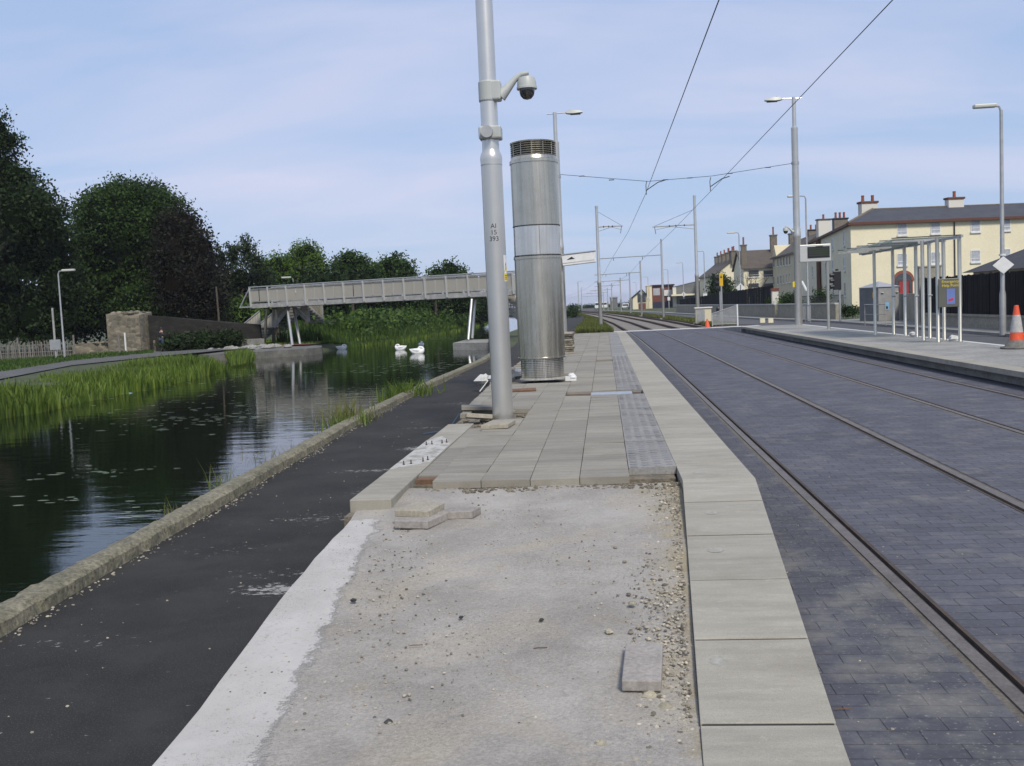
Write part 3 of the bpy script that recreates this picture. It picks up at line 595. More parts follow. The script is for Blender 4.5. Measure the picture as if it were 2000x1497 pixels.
for i in range(4300):
    y=7.9-4.9*random.random()**.8; w=random.random()
    lo,hi=DL(y)+.05,KI(y)-.03
    if w<.52: x=hi-abs(random.gauss(0,.12))
    elif w<.64: x=-1.3+ (y-3.4)*-.07+abs(random.gauss(0,.3))
    else: x=random.uniform(lo,hi)
    if x<lo or x>hi: continue
    r=random.choice((.003,.004,.004,.006,.009) if w<.64 else (.0025,.003,.003,.004,.007)) * (1.5 if w<.52 and random.random()<.16 else 1)
    b.rock((x,y,rz_(y)+r*.3),r,.6)
o=b.build('rubble','pebble'); tag(o,kind='stuff')
b=MB()
for i in range(260):
    y=random.uniform(7.75,8.0); x=random.uniform(-1.5,.55); b.rock((x,y,.205+random.uniform(0,.008)),random.uniform(.008,.02),.5)
for i in range(90):
    y=random.uniform(12.1,13.4); x=random.uniform(-1.9,-1.1); b.rock((x,y,.215),random.uniform(.01,.04),.6)
o=b.build('mortar_crumbs','mortar'); tag(o,kind='stuff')
b=MB()
for i in range(130):
    y=3+13*random.random()**1.5; x=random.uniform(-3.4,-2.0) if random.random()<.5 else random.uniform(KO(y)+.05,2.9); b.rock((x,y,.002),random.choice((.004,.006,.008)),.6)
o=b.build('scattered_chips','stone_pale'); tag(o,kind='stuff')
for i,(px,py,lb) in enumerate(((812,1275,'thin brown twig at the left of the ramp'),(1055,1279,'thin brown twig in the middle of the ramp'),(1645,1390,'dark curled twig on the setts beside the kerb'))):
    X,Y=P(px,py,.03 if i<2 else 0); tag(MB().tube([(-.03,0,.004),(-.01,.004,.006),(.012,-.002,.008),(.035,.006,.006)],.0022,5).build('twig','twig',loc=(X,Y,max(0.01,pz(Y)-.015) if i<2 else .004)),lb,'twig')
# service pit with steel cover, recessed cover further on
t=thing('service_pit','open service pit with a pale steel cover strip in the near paving','pit',(-.1,15.45,.2))
MB().box(-.55,.62,-.30,.50,-.02,.025).build('pit_floor','soil',t)
MB().box(-.72,-.56,-.30,.50,-.05,.064).build('side_slab','slab_buff',t)
b=MB(); b.box(-.16,.48,-.10,.32,.036,.056); b.build('cover','cover_metal',t,bev=.006)
MB().box(-.16,.48,-.13,-.105,.036,.062).build('frame_bar','galv',t); MB().box(-.16,.48,.325,.35,.036,.062).build('frame_bar','galv',t)
b=MB(); b.box(-.5,.5,-.4,.35,-.02,-.0); tag(b.build('recess','mortar',loc=(-.02,24.4,.245)),'shallow earthy recess in the paving, beyond the steel column','recess')
# rubble, sheet and pipe left of the column
t=thing('rubble_heap','whitish rubble and plastic sheet left of the steel column foot','rubble',(-2.15,20.6,.2))
for i in range(9):
    MB().rock((random.uniform(-.35,.3),random.uniform(-1.3,2.6),random.uniform(.0,.1)),random.uniform(.08,.2),.6).build('lump','white_concrete' if i%2 else 'slab_buff',t)
tag(MB().tube([(*P(937,767,.0),.02),(*P(959,736,.30),.30)],.012,6).build('pipe','white_paint'),'thin white pipe leaning on the platform side left of the big mast','pipe')
tag(MB().tube([(-2.5,13.2,.012),(-2.2,13.5,.02),(-2.02,13.8,.285),(-1.5,13.6,.282),(-1.35,13.3,.28)],.007,5).build('rope','rope'),'blue rope lying over the edge behind the big mast','rope')
MBs=MB(); 
t=thing('slab_stack','tall stack of spare grey paving slabs to the right of the steel column','slab stack',(-1.22,28.8,RZ))
for k in range(10): MB().box(-.32,.30,-.3,.3,k*.062,k*.062+.052,rz=R(random.uniform(-5,5)),c=(0,0,0)).build('slab','stone_wall' if k%3 else 'slab_buff',t,bev=.004)
b=MB().box(-.1,.1,-.06,.08,0,.08); tag(b.rock((0.02,0,.06),.09,.9).build('plastic_bag','white_paint',loc=(-.66,18.3,RZ)),'crumpled white bag at the right foot of the steel column','bag')

# ------------------------------------------------ masts
def dome_cam(par,z,side,yoff=-.0,r0=.12):
    # swan-neck camera bracket on a mast; side=+1 right
    b=MB(); b.lathe([(.122,z-.13),(.122,z+.13)],(0,0,0),24); b.box(.03,.165,-.11,.09,z-.12,z+.12) ; b.build('clamp','bracket_paint',par,bev=.02)
    s=side; b=MB(); b.tube([(s*.15,0,z-.06),(s*.24,0,z+.02),(s*.33,0,z+.12),(s*.42,0,z+.19),(s*.52,0,z+.20)],[.085,.058,.042,.03,.027],12); b.build('arm','bracket_paint',par,smooth=True)
    h=thing('dome_camera','','',(s*.49,0,z)); 
    for k in ('label','category'): 
        if k in h: del h[k]
    h.parent=par
    MB().lathe([(.03,.19),(.10,.17),(.118,.12),(.122,.06),(.128,.055),(.128,.03),(.10,.03)][::-1],(0,0,-.03),28).build('housing','bracket_paint',h,smooth=True)
    MB().lathe([(.002,-.10),(.05,-.088),(.085,-.05),(.098,0),(.1,.03)],(0,0,-.03),24).build('dome','dome_glass',h,smooth=True)
def lum(par,x,z,side,y=0):
    b=MB(); b.tube([(-side*.35,y,z),(side*.6,y,z+.02)],.024,8); b.build('bracket_arm','mast_paint',par)
    s=side; b=MB()
    vs=[];fs=[]; prof=((.5,.06,.05,-.03),(.6,.11,.10,-.06),(.85,.15,.11,-.08),(1.15,.14,.07,-.06),(1.28,.08,.03,-.04))
    for (xx,w,t_,bo) in prof: vs+=[(s*xx,y-w,z+bo+.03),(s*xx,y-w*.6,z+t_),(s*xx,y+w*.6,z+t_),(s*xx,y+w,z+bo+.03),(s*xx,y+w*.7,z+bo),(s*xx,y-w*.7,z+bo)]
    for i in range(len(prof)-1):
        for j in range(6): a=i*6; fs.append((a+j,a+(j+1)%6,a+6+(j+1)%6,a+6+j))
    fs+=[(0,1,2,3,4,5),tuple(len(vs)-6+j for j in range(6))]; b.add(vs,fs,.5); b.lathe([(.03,0),(.03,.05),(.02,.07)],(s*.72,y,z+.10),8); lh=b.build('lamp_head','lamp_head',par,smooth=True)
    MB().box(min(s*.72,s*1.18),max(s*.72,s*1.18),y-.09,y+.09,z-.095,z-.07).build('lens','dark_steel',lh)
def pole(par,z0,zc,zt,r1,r2,nm='pole'):
    return MB().lathe([(r1*1.0,z0),(r1*1.0,zc-.10),(r1*1.07,zc-.09),(r1*1.07,zc-.03),(r1,zc+.0),(r2,zc+.12),(r2*.96,zt),(.01,zt+.005)],(0,0,0),32).build(nm,'mast_paint',par,smooth=True)
def textobj(s,size,mat,par,loc,rot=(R(90),0,0),wrap=None,ext=.0008,name='lettering'):
    cu=bpy.data.curves.new(name,'FONT'); cu.body=s; cu.size=size; cu.align_x='CENTER'; cu.align_y='CENTER'; cu.extrude=ext; cu.space_line=.78 if 0 else 1
    ob=bpy.data.objects.new(name,cu); C.objects.link(ob); dg=bpy.context.evaluated_depsgraph_get(); me=bpy.data.meshes.new_from_object(ob.evaluated_get(dg)); C.objects.unlink(ob); bpy.data.objects.remove(ob)
    if wrap:
        r,a0=wrap
        for v in me.vertices:
            x,y,z=v.co; a=a0+x/r; rr=r+.0015+z; v.co=(rr*math.cos(a),rr*math.sin(a),y)
        rot=(0,0,0)
    me.materials.clear(); me.materials.append(M[mat]); o=bpy.data.objects.new(name,me); C.objects.link(o); o.parent=par; o.location=loc; o.rotation_euler=rot; return o
# near mast
MX,MY=-1.35,12.72
t=thing('overhead_line_mast','thick numbered silver mast with a dome camera, standing closest on the near platform','mast',(MX,MY,0)); mast0=t
mp_=MB().lathe([(.134,-.05),(.134,3.46),(.139,3.52),(.139,3.56),(.127,3.60),(.110,3.63),(.108,3.66),(.106,9.0),(.10,10.7),(.01,10.71)],(0,0,0),48).build('pole','mast_near',t,smooth=True)
MB().lathe([(.1365,3.45),(.1365,3.465)],(0,0,0),48).build('weld_ring','galv',mp_)
b=MB(); b.box(-.132,.15,-.14,.10,3.77,3.93); b.build('clamp_box','bracket_paint',t,bev=.02)
b=MB(); b.tube([(-.02,-.14,3.85),(-.02,-.20,3.85)],.075,20); b.build('cap','galv',t)
dome_cam(t,4.37,1)
ang=math.atan2(-MY,-MX)      # faces the viewpoint side of the platform
for s,z in (('AI',2.685),('15',2.605),('393',2.525)): textobj(s,.083,'letter',t,(0,0,z),wrap=(.134,ang-.08))
lb=thing('warning_label','','',(0,0,0)); [lb.__delitem__(k) for k in list(lb.keys())]; lb.parent=t
def wraprect(a0,a1,z0,z1,r,mat,name,par,poly=None):
    n=8; vs=[];fs=[]
    if poly: 
        pts=[(a0+(a1-a0)*u,z0+(z1-z0)*v) for u,v in poly]; b=MB().add([(r*math.cos(a),r*math.sin(a),z) for a,z in pts],[tuple(range(len(pts)))],.5)
    else:
        for i in range(n+1):
            a=a0+(a1-a0)*i/n; vs+=[(r*math.cos(a),r*math.sin(a),z0),(r*math.cos(a),r*math.sin(a),z1)]
        b=MB().add(vs,[(2*i,2*i+2,2*i+3,2*i+1) for i in range(n)],.5)
    return b.build(name,mat,par)
A0,A1=ang+.78,ang+1.38
wraprect(A0,A1,1.99,2.32,.1365,'white_paint','backing',lb); 
wraprect(A0+.03,A1-.03,2.10,2.23,.138,'letter','triangle_border',lb,[(0,0),(1,0),(.5,1)]); wraprect(A0+.09,A1-.09,2.115,2.205,.139,'yellow','triangle',lb,[(0,0),(1,0),(.5,1)]); wraprect(A0+.27,A1-.26,2.125,2.18,.1398,'letter','bolt_mark',lb,[(.4,1),(.2,.45),(.5,.5),(.4,0),(.85,.62),(.5,.6),(.7,1)])
wraprect(A0+.02,A1-.02,2.0,2.09,.138,'yellow','yellow_panel',lb)
for k in range(3): wraprect(A0+.08,A1-.1,2.015+.023*k,2.023+.023*k,.139,'letter','text_line',lb)
# stainless column
t=thing('steel_column','tall round stainless steel column with louvred top and perforated foot on the near platform','column',(-1.225,19.1,RZ))
MB().lathe([(.458,.40),(.458,.425),(.445,.43),(.445,2.275),(.458,2.28),(.458,2.325),(.444,2.335)],(0,0,0),64).build('lower_drum','stainless',t,smooth=True)
MB().lathe([(.436,2.335),(.436,2.35),(.441,2.355),(.441,2.885),(.436,2.89),(.436,2.90)],(0,0,0),64).build('middle_band','stainless_bright',t,smooth=True)
MB().lathe([(.445,2.90),(.445,4.06),(.460,4.065),(.460,4.12),(.440,4.13),(.425,4.19)],(0,0,0),64).build('upper_drum','stainless',t,smooth=True)
MB().lathe([(.451,2.893),(.451,2.908)],(0,0,0),64).build('seam_ring','dark_steel',t); MB().lathe([(.451,2.333),(.451,2.347)],(0,0,0),64).build('seam_ring','dark_steel',t)
lt=MB().lathe([(.395,4.19),(.395,4.44)],(0,0,0),48).build('louvre_core','grille_dark',t)
b=MB()
for k in range(6): b.lathe([(.432,4.20+k*.04),(.416,4.22+k*.04),(.395,4.222+k*.04),(.395,4.212+k*.04)],(0,0,0),48)
for k in range(12): a=k*math.pi/6; b.box(.415*math.cos(a)-.006,.415*math.cos(a)+.006,.415*math.sin(a)-.006,.415*math.sin(a)+.006,4.19,4.43)
b.build('louvre_ring','stainless',t,smooth=True)
MB().lathe([(.434,4.435),(.438,4.46),(.385,4.475),(.01,4.48)],(0,0,0),48).build('cap','stainless',t,smooth=True)
MB().lathe([(.41,0),(.41,.41)],(0,0,0),64).build('perforated_base','stainless_bright',t,smooth=True)
b=MB()
for k in range(88):
    a=2*math.pi*k/88
    if math.sin(a)>.35: continue
    for j in range(11):
        z=.385-j*.033; w=.0085-.0003*j
        ca,sa=math.cos(a),math.sin(a); r=.4112; b.add([(r*ca-sa*sx*w,r*sa+ca*sx*w,z+sz_*w) for sx,sz_ in ((-1,-1),(1,-1),(1,1),(-1,1))],[(0,1,2,3)],.5)
o=b.build('perforations','grille_dark',t); o['kind']='stuff'
MB().lathe([(.45,.0),(.43,.03),(.41,.032)],(0,0,0),48).build('foot_ring','concrete',t)
MB().box(-.003,.003,-.447,-.44,.44,2.27,rz=R(-48),c=(0,0,1)).build('weld_seam','galv',t)
MB().box(-.003,.003,-.4435,-.436,2.36,2.88,rz=R(10),c=(0,0,1)).build('weld_seam','dark_steel',t)
# pair of tall masts with lamps, carrying the span wire
for X,side,lb in ((-1.93,1,'tall silver lamp mast rising behind the steel column on the near platform'),(8.8,-1,'tall silver lamp mast on the far platform with a dome camera')):
    t=thing('lamp_mast',lb,'mast',(X,46.6,0),0,'masts with lamps on the platforms')
    MB().lathe([(.165,0),(.165,4.2),(.178,4.25),(.178,4.4),(.165,4.45),(.15,4.8),(.148,9.0),(.155,9.05),(.155,9.12),(.09,9.2),(.085,10.48),(.01,10.49)],(0,0,0),24).build('pole','mast_paint',t,smooth=True)
    lum(t,0,10.42,side); MB().lathe([(.17,0),(.17,.12)],(0,0,7.5),20).build('wire_collar','galv',t)
    if side<0:
        dome_cam(t,4.55,-1)
        MB().box(-.24,-.16,-.06,.06,2.0,2.25).build('yellow_label','yellow',t)
def cat_mast(X,Y,zt,side,arm,lb,r=.13,beam=None,grp='overhead line masts along the track'):
    t=thing('overhead_line_mast',lb,'mast',(X,Y,-.06),0,grp)
    MB().lathe([(r,0),(r,zt*.36),(r*1.12,zt*.36+.05),(r*1.12,zt*.36+.2),(r*.86,zt*.36+.35),(r*.72,zt-.15),(r*.82,zt-.14),(r*.82,zt),(.01,zt+.01)],(0,0,0),14).build('pole','mast_paint',t,smooth=True)
    MB().box(-.35,.35,-.3,.3,-.05,.06).build('foot_slab','concrete',t)
    if arm:
        z=6.95; L_=abs(arm); s=1 if arm>0 else -1
        b=MB(); b.tube([(0,0,z),(s*L_*.35,0,z+.02),(s*L_,0,z)],.035,6); b.tube([(0,0,z-.3),(s*L_*.6,0,z-.02)],.02,5) ; b.tube([(s*L_*.55,0,z-.03),(s*(L_-.15),0,z-.22)],.02,5); b.build('cantilever','galv_dull',t)
        MB().tube([(0,0,z+1.1),(s*L_*.95,0,z+.04)],.012,5).build('stay_wire','wire',t)
        b=MB(); b.tube([(s*L_*.95,0,z),(s*(L_*.95-.08),0,z-.5)],.02,5); b.build('registration_arm','dark_steel',t)
        for q in (.25,.45,.6): MB().lathe([(.035,-.06),(.045,0),(.035,.06)],(s*L_*q,0,z+.01),8).build('insulator','dark_steel',t)
    if beam:
        x0,x1=beam; b=MB(); b.tube([(x0,0,6.75),(x1,0,6.9)],.045,6); b.build('cross_beam','galv',t)
        for q in (.3,.75): MB().tube([(x0+(x1-x0)*q,0,6.8),(x0+(x1-x0)*q,0,6.45)],.025,5).build('hanger','dark_steel',t)
    return t
cat_mast(-.28,69.5,8.4,1,1.75,'silver mast with short bracket arm left of the rails, just beyond the near platform')
cat_mast(6.6,72,9.0,-1,-3.0,'silver mast with a bracket arm at the right of the rails, behind the grey barrier')
BM=((97,1291,466,497),(121,1250,509,531),(143,1229,531,546),(168,1211,542,556),(198,1194,553,565),(230,1186,562,571),(270,1178,569,577))
BLB=('third mast on the right of the rails, the nearest with a cross beam','silver mast with cross beam, second of the receding beam masts','silver mast with cross beam, third of the receding beam masts','distant mast with cross beam, fourth of the receding beam masts','distant mast with cross beam, fifth of the receding beam masts','far off mast with cross beam, sixth of the receding beam masts','far off mast with cross beam, last of the receding beam masts')
BZ=[]
for (Y,px,yt,yb),lb in zip(BM,BLB):
    X,zt=PY(px,yt,Y); zb=PY(px,yb,Y)[1]; BZ.append(zb); X=max(X,cx(Y)+2.75); L_=PY(px,yb,Y)[0]-PY(1160 if px>1200 else px-42,yb,Y)[0]; L_=min(L_,6.1)
    t=cat_mast(X,Y,zt,-1,0,lb,.12)
    MB().tube([(-L_,0,zb-.08),(0,0,zb)],.045,6).build('cross_beam','galv',t)
    for q in (.3,.75): MB().tube([(-L_*q,0,zb-.04),(-L_*q,0,zb-.35)],.025,5).build('hanger','dark_steel',t)
# wires
def wire(name,pts,r,lb,grp='overhead wires'): tag(MB().tube(pts,r,6).build(name,'wire'),lb,'wire',grp)
ysw=[-12,16,46,69]+[b[0] for b in BM]; zsw=[6.5,6.5,6.5,6.4]+[z-.35 for z in BZ]
wire('contact_wire',[(2.05 if y<50 else cx(y)-1.55+(.06 if k%2 else -.06),y,zsw[k]) for k,y in enumerate(ysw)],.0105,'left overhead contact wire running above the near track')
wire('contact_wire',[(5.0 if y<50 else cx(y)+1.5+(.06 if k%2 else -.06),y,zsw[k]) for k,y in enumerate(ysw)],.0105,'right overhead contact wire running above the far track')
t=thing('span_wire','span wire with insulators slung across both tracks between the tall lamp masts','wire',(0,46.6,0))
MB().tube([(-1.8,0,7.66),(2.2,0,7.12),(5.1,0,7.2),(8.7,0,7.56)],.011,6).build('cable','wire',t)
for x,z in ((-.8,7.53),(.55,7.28),(3.0,7.15),(4.1,7.17),(5.9,7.27),(7.6,7.44)): MB().tube([(x-.12,0,z),(x+.12,0,z)],.022,8).build('insulator','dark_steel',t)
for x0 in (2.1,4.98):
    b=MB(); b.tube([(x0+.05,0,7.14),(x0,-.1,6.95),(x0,-.25,6.5)],.02,5); b.tube([(x0+.9,0,7.14),(x0+.55,0,7.05),(x0,-.1,6.7)],.022,5); b.build('wire_dropper','dark_steel',t)
t_=thing('barbed_span','','',(0,0,0)); bpy.data.objects.remove(t_)
# ------------------------------------------------ far platform
PE=lambda y: 6.55+cx(y)-cx(0)
PB=lambda y: 9.16+(cx(y)-cx(0))*.6
b=MB(); 
def plat():
    ys=list(np.arange(-20,48.1,2)); vs=[];fs=[]
    for y in ys:
        z=RZ
        vs+=[(PE(y),y,z),(PB(y),y,z),(PE(y),y,z-.09),(PE(y)+.22,y,z-.09),(PE(y)+.22,y,-.05),(PB(y),y,-.05)]
    k=6
    for i in range(len(ys)-1):
        a=i*k
        for (p,q) in ((0,1),(2,0),(3,2),(4,3),(1,5)): fs.append((a+p,a+q,a+k+q,a+k+p))
    fs+=[(0,2,3,4,5,1),tuple((len(ys)-1)*k+j for j in (0,1,5,4,3,2))]
    b.add(vs,fs,.5)
    b.prism([(PE(48),48,),(PB(48),48),(PB(55),55),(PE(55),55)],-.05,[RZ,RZ,0,0])
plat(); struct(b.build('far_platform','concrete'))
b=MB(); ys=list(np.arange(-20,48,1.0))
for y in ys: b.box(PE(y)-.02,PE(y)+.33,y+.004,y+.996,RZ-.085,RZ+.006,rz=0)
tag(b.build('far_platform_edge','coping'),'row of pale edge blocks along the far platform, above the dark gap','platform edge')
b=MB(); strip(lambda y:PB(y)-.14,lambda y:PB(y)+.03,6,48,RZ+.008,2,mb=b,thick=.06); struct(b.build('platform_back_kerb','white_concrete'))
# shelter
t=thing('tram_shelter','open steel and glass tram shelter on round posts, standing on the far platform','shelter',(8.95,29,RZ))
def xpos(px,X):     # Y at which the image column px meets the plane x=X near the ground
    lo,hi=20,60
    for _ in range(40):
        m=(lo+hi)/2; v=_M.T@np.array([X,m,1.-H]); q=CX+F*v[0]/-v[2]
        if q>px: lo=m
        else: hi=m
    return m-29
posts=[(1709,8.47),(1803,8.47),(1832,8.47),(1745,8.95),(1768,8.95),(1790,8.95),(1816,8.95),(1844,8.95),(1875,8.95)]
ZC=2.72
for px,X in posts:
    yy=xpos(px,X); MB().lathe([(.055,0),(.055,.02),(.048,.03),(.048,ZC-.06)],(X-8.95,yy,0),16).build('post','stainless_post',t,smooth=True)
    p_=MB().tube([(X-8.95-.06,yy-.05,1.2),(X-8.95+.06,yy-.05,1.2)],.02,6).build('glass_clip','galv',t) if X>8.6 and px<1860 else None
beamY=[35.6,34.4,33.1,31.8,30.5,29.2,28.0,26.8]
for y in [35.6,34.3,33.0,31.65,30.35,29.1]:
    b=MB(); yy=y-29
    b.prism([(-.85,yy-.012),(1.02,yy-.012),(1.02,yy+.012),(-.85,yy+.012)],[ZC+.0,ZC-.0,ZC-.0,ZC+.0],[ZC+.04,ZC+.07,ZC+.07,ZC+.04]); b.prism([(-.15,yy-.012),(.25,yy-.012),(.25,yy+.012),(-.15,yy+.012)],ZC-.07,ZC); b.build('canopy_beam','galv',t); MB().prism([(-.86,yy-.03),(1.03,yy-.03),(1.03,yy+.02),(-.86,yy+.02)],ZC+.105,ZC+.13).build('canopy_edge','dark_steel',t)
b=MB(); b.box(.0-.03,.03,-2.95,6.75,ZC-.09,ZC-.03); b.build('ridge_beam','galv',t)
for i in range(5):
    y0=29.1+i*1.3-29; b=MB(); b.prism([(-.83,y0+.04),(.98,y0+.04),(.98,y0+1.22),(-.83,y0+1.22)],[ZC+.085,ZC+.085,ZC+.055,ZC+.055],[ZC+.097,ZC+.097,ZC+.067,ZC+.067]); b.build('glass_panel','canopy_glass',t)
for i in range(5):
    for x in (-.55,.45): MB().lathe([(.05,0),(.05,.02)],(x,.65+i*1.3,ZC+.05),10).build('fixing_disc','white_paint',t)
# map board of the shelter
yb=xpos(1857,8.72)+29
t=thing('help_point','dark emergency help point board with yellow lettering between the shelter posts','help point',(8.72,yb,RZ))
b=MB(); b.box(-.30,.28,-.02,.02,.90,1.62); b.build('board','sign_board',t,bev=.01)
textobj('Emergency',.095,'yellow',t,(-.01,-.022,1.54)); textobj('Help Point',.095,'yellow',t,(-.01,-.022,1.44))
b=MB(); b.box(-.10,.10,-.026,-.021,.97,1.36); p=b.build('call_panel','sign_blue',t); MB().box(-.06,.06,-.03,-.0265,1.06,1.11,ry=R(-12)).build('call_button','sign_red',p)
# passenger display
YD=xpos(1618,8.62)+29
t=thing('display_sign','white passenger information display on a slim post on the far platform','sign',(8.62,YD,RZ))
MB().lathe([(.07,0),(.062,.05),(.062,2.9)],(0,0,0),16).build('post','stainless_post',t,smooth=True)
b=MB(); b.box(-1.05,.12,-.10,.10,2.62,3.28); b.build('housing','pale_metal',t,bev=.02)
s_=MB().box(-.76,.07,-.115,-.10,2.76,3.19).build('screen','black',t)
for k in range(4): MB().box(-.72,.03,-.120,-.1155,2.84+k*.085,2.84+k*.085+.035).build('display_line','display',s_)
MB().box(-.45,-.18,-.13,-.115,3.16,3.21).build('sensor','black',s_)
# traffic cones
def cone(loc,h,lb,big):
    t=thing('traffic_cone',lb,'cone',loc)
    if big:
        prof=lambda z:.215-.16*z/h
        seg=((.20,.38,'cone_orange'),(.38,.78,'cone_grey'),(.78,1.0,'cone_orange'))
        MB().prism([(.33*math.cos(a),.33*math.sin(a)) for a in [math.pi*k/4+.39 for k in range(8)]],0,.05).build('base','cone_base',t,bev=.02)
        MB().lathe([(.25,.05),(.21,h*.12),(.165,h*.2)],(0,0,0),24).build('foot','cone_base',t,smooth=True)
        for a,b_,m in seg: 
            q=.0 if m=='cone_orange' else .004
            MB().lathe([(.18-.135*a+q,h*a),(.18-.135*b_+q,h*b_)]+([(.01,h+.004)] if b_==1 else []),(0,0,0),24).build('band','%s'%m,t,smooth=True)
    else:
        MB().box(-.2,.2,-.2,.2,0,.04).build('base','cone_base',t); MB().lathe([(.15,.04),(.04,h),(.005,h+.01)],(0,0,0),16).build('body','cone_orange',t,smooth=True)
cone((8.88,22.6,RZ),.94,'tall orange and grey traffic cone standing on the far platform near the right edge',True)
cone((5.85,58.2,0),.5,'small orange cone at the crossing, left of the grey barrier',False)
MB().rock
tag(MB().rock((0,0,.06),.13,.7).build('stone_lump','white_concrete',loc=(8.98,30.2,RZ)),'whitish lump at the feet of the rear shelter posts','stone')
tag(MB().rock((0,0,.06),.14,.7).build('stone_lump','white_concrete',loc=(9.0,26.9,RZ)),'pale lump next to the rightmost shelter post','stone')
for px,lb in ((1489,'left one of two cream blocks standing beyond the far platform'),(1505,'right one of two cream blocks standing beyond the far platform')):
    X,Y=P(px,631,.0); tag(MB().box(-.15,.15,-.15,.15,0,.28).build('concrete_block','render_cream',bev=.01,loc=(X,Y,0)),lb,'block')
# ------------------------------------------------ road, footway, walls at the right
WLX=[14.1,14.1,14.0,14.0,13.9,12.9,12.1,11.3,10.2,8.6,5,-1]; WLY=[-60,10,36,46,58,66,73,87,110,135,175,230]
wl=lambda y: float(np.interp(y,WLY,WLX))
struct(strip(lambda y:PB(y)+.03 if y<57 else cx(y)+(5.2 if y<62 else 4.6),lambda y:wl(y)-1.2,-60,330,-.004,2).build('road','road'))
struct(strip(lambda y:wl(y)-1.2,lambda y:wl(y)+.1 if y<47 or y>58 else wl(y)+9,-60,230,.10,1,thick=.2).build('footway','footway'))
struct(MB().prism([(14,46),(60,46),(60,60),(14,60)],-.05,.09).build('side_street','footway'))
def wallrun(y0,y1,h,lb,caps=True,mat='block_wall',capm='coping_white',th=.25,name='boundary_wall',ev=0):
    t=thing(name,lb,'wall',(0,0,0))
    b=MB(); strip(lambda y:wl(y),lambda y:wl(y)+th,y0,y1,h,2,mb=b,thick=h+.05); b.build('wall_body',mat,t)
    b=MB(); strip(lambda y:wl(y)-.05,lambda y:wl(y)+th+.05,y0,y1,h+.085,1.0,mb=b,thick=.082); b.build('coping',capm,t)
    return t
wallrun(-20,45.5,.52,'low block wall under the black fence at the right edge of the picture',capm='block_wall')
wallrun(60.6,66.8,.98,'block wall section with white coping, right of the far lamp mast')
wallrun(67.6,72.2,.98,'short block wall section with white coping between two dark gaps')
wallrun(72.9,128,.98,'long block wall with white coping under the distant black fence')
# black timber fences
def fence(y0,y1,z0,z1,lb,off=.35,stepw=.16,curve=True):
    t=thing('timber_fence',lb,'fence',(0,0,0)); b=MB()
    y=y0; z2=z1
    while y<y1:
        z1=z2 if y0<50 else z2-.72*(y-y0)/(y1-y0); h=z1+random.uniform(-.03,.03); x=wl(y)+off+random.uniform(0,.02); b.box(x,x+.03,y+.005,y+stepw-.006,z0,h); y+=stepw
    b.build('boards','timber_dark',t)
    y=y0
    while y<y1: MB().box(wl(y)+off+.05,wl(y)+off+.15,y,y+.1,z0,(z2 if y0<50 else z2-.72*(y-y0)/(y1-y0))+.02).build('post','timber_dark',t); y+=max(3,(y1-y0)/16)
fence(-20,46,.4,2.12,'black timber fence close behind the right platform, cut by the picture edge',.12)
fence(75.6,128,.9,2.42,'long distant black fence on the wall in front of the cream houses',.4,.4)
# brick pier and side wall
t=thing('block_pier','broad pale block pier at the left end of the black fence','pier',(14.05,46.2,0))
MB().box(-.1,.85,-.2,.4,0,2.6).build('pier_body','block_wall',t); MB().box(-.14,.89,-.24,.44,2.6,2.68).build('cap','block_wall',t,bev=.02)
t=thing('side_wall','plastered side wall running back from the block pier','wall',(14.5,46.7,0))
MB().box(0,.25,0,12,0,1.45,rz=R(-8),c=(0,0,0)).build('wall_body','block_wall',t)
t=thing('utility_kiosk','grey utility kiosk with low pyramid roof behind the tram shelter','kiosk',(14.35,53.9,.1),R(22))
MB().box(-.62,.62,-.7,.9,0,1.75).build('body','kiosk_side',t,bev=.02); MB().add([(-.68,-.76,1.75),(.68,-.76,1.75),(.68,.96,1.75),(-.68,.96,1.75),(0,.1,2.05)],[(0,1,4),(1,2,4),(2,3,4),(3,0,4),(0,3,2,1)],.5).build('roof','kiosk_roof',t)
MB().box(-.645,-.622,-.62,.82,.06,1.68).build('side_door','kiosk_grey',t); MB().box(-.655,-.647,-.45,-.25,1.2,1.5).build('warning_plate','amber_sign',t)
MB().box(-.25,.0,-.72,-.702,.55,.95).build('notice','plastic_blue',t); MB().box(-.2,-.08,-.726,-.721,.62,.75).build('notice_mark','black',t)
for x in (-.4,.5): MB().lathe([(.09,0),(.09,.02)],(x,-.71,1.45),12).build('vent_disc','white_paint',t)
t=thing('hand_rail','low grey guard rail in front of the kiosk','guard rail',(12.2,47,.1))
b=MB(); b.tube([(-.25,.5,0),(-.25,.5,.95),(.28,-1,.95),(.28,-1,0)],.025,6); b.build('rail_frame','galv_dull',t)
b=MB(); b.tube([(-.25,.5,.5),(.28,-1,.5)],.015,5); b.build('mid_bar','galv_dull',t)
# guard railing on the footway between lamp mast and display
t=thing('guard_railing','grey pedestrian guard railing along the footway behind the lamp mast','railing',(12.0,60,0))
for k in range(4):
    b=MB(); y=k*1.5; b.tube([(0,y,0),(0,y,1.0)],.025,6); b.build('post','galv',t)
b=MB(); b.tube([(0,0,1),(0,4.5,1)],.02,5); b.tube([(0,0,.15),(0,4.5,.15)],.02,5); b.build('rails','galv',t)
b=MB(); [b.tube([(0,y,.15),(0,y,1)],.008,4) for y in np.arange(.12,4.5,.12)]; o=b.build('infill_bars','galv',t); o['kind']='stuff'
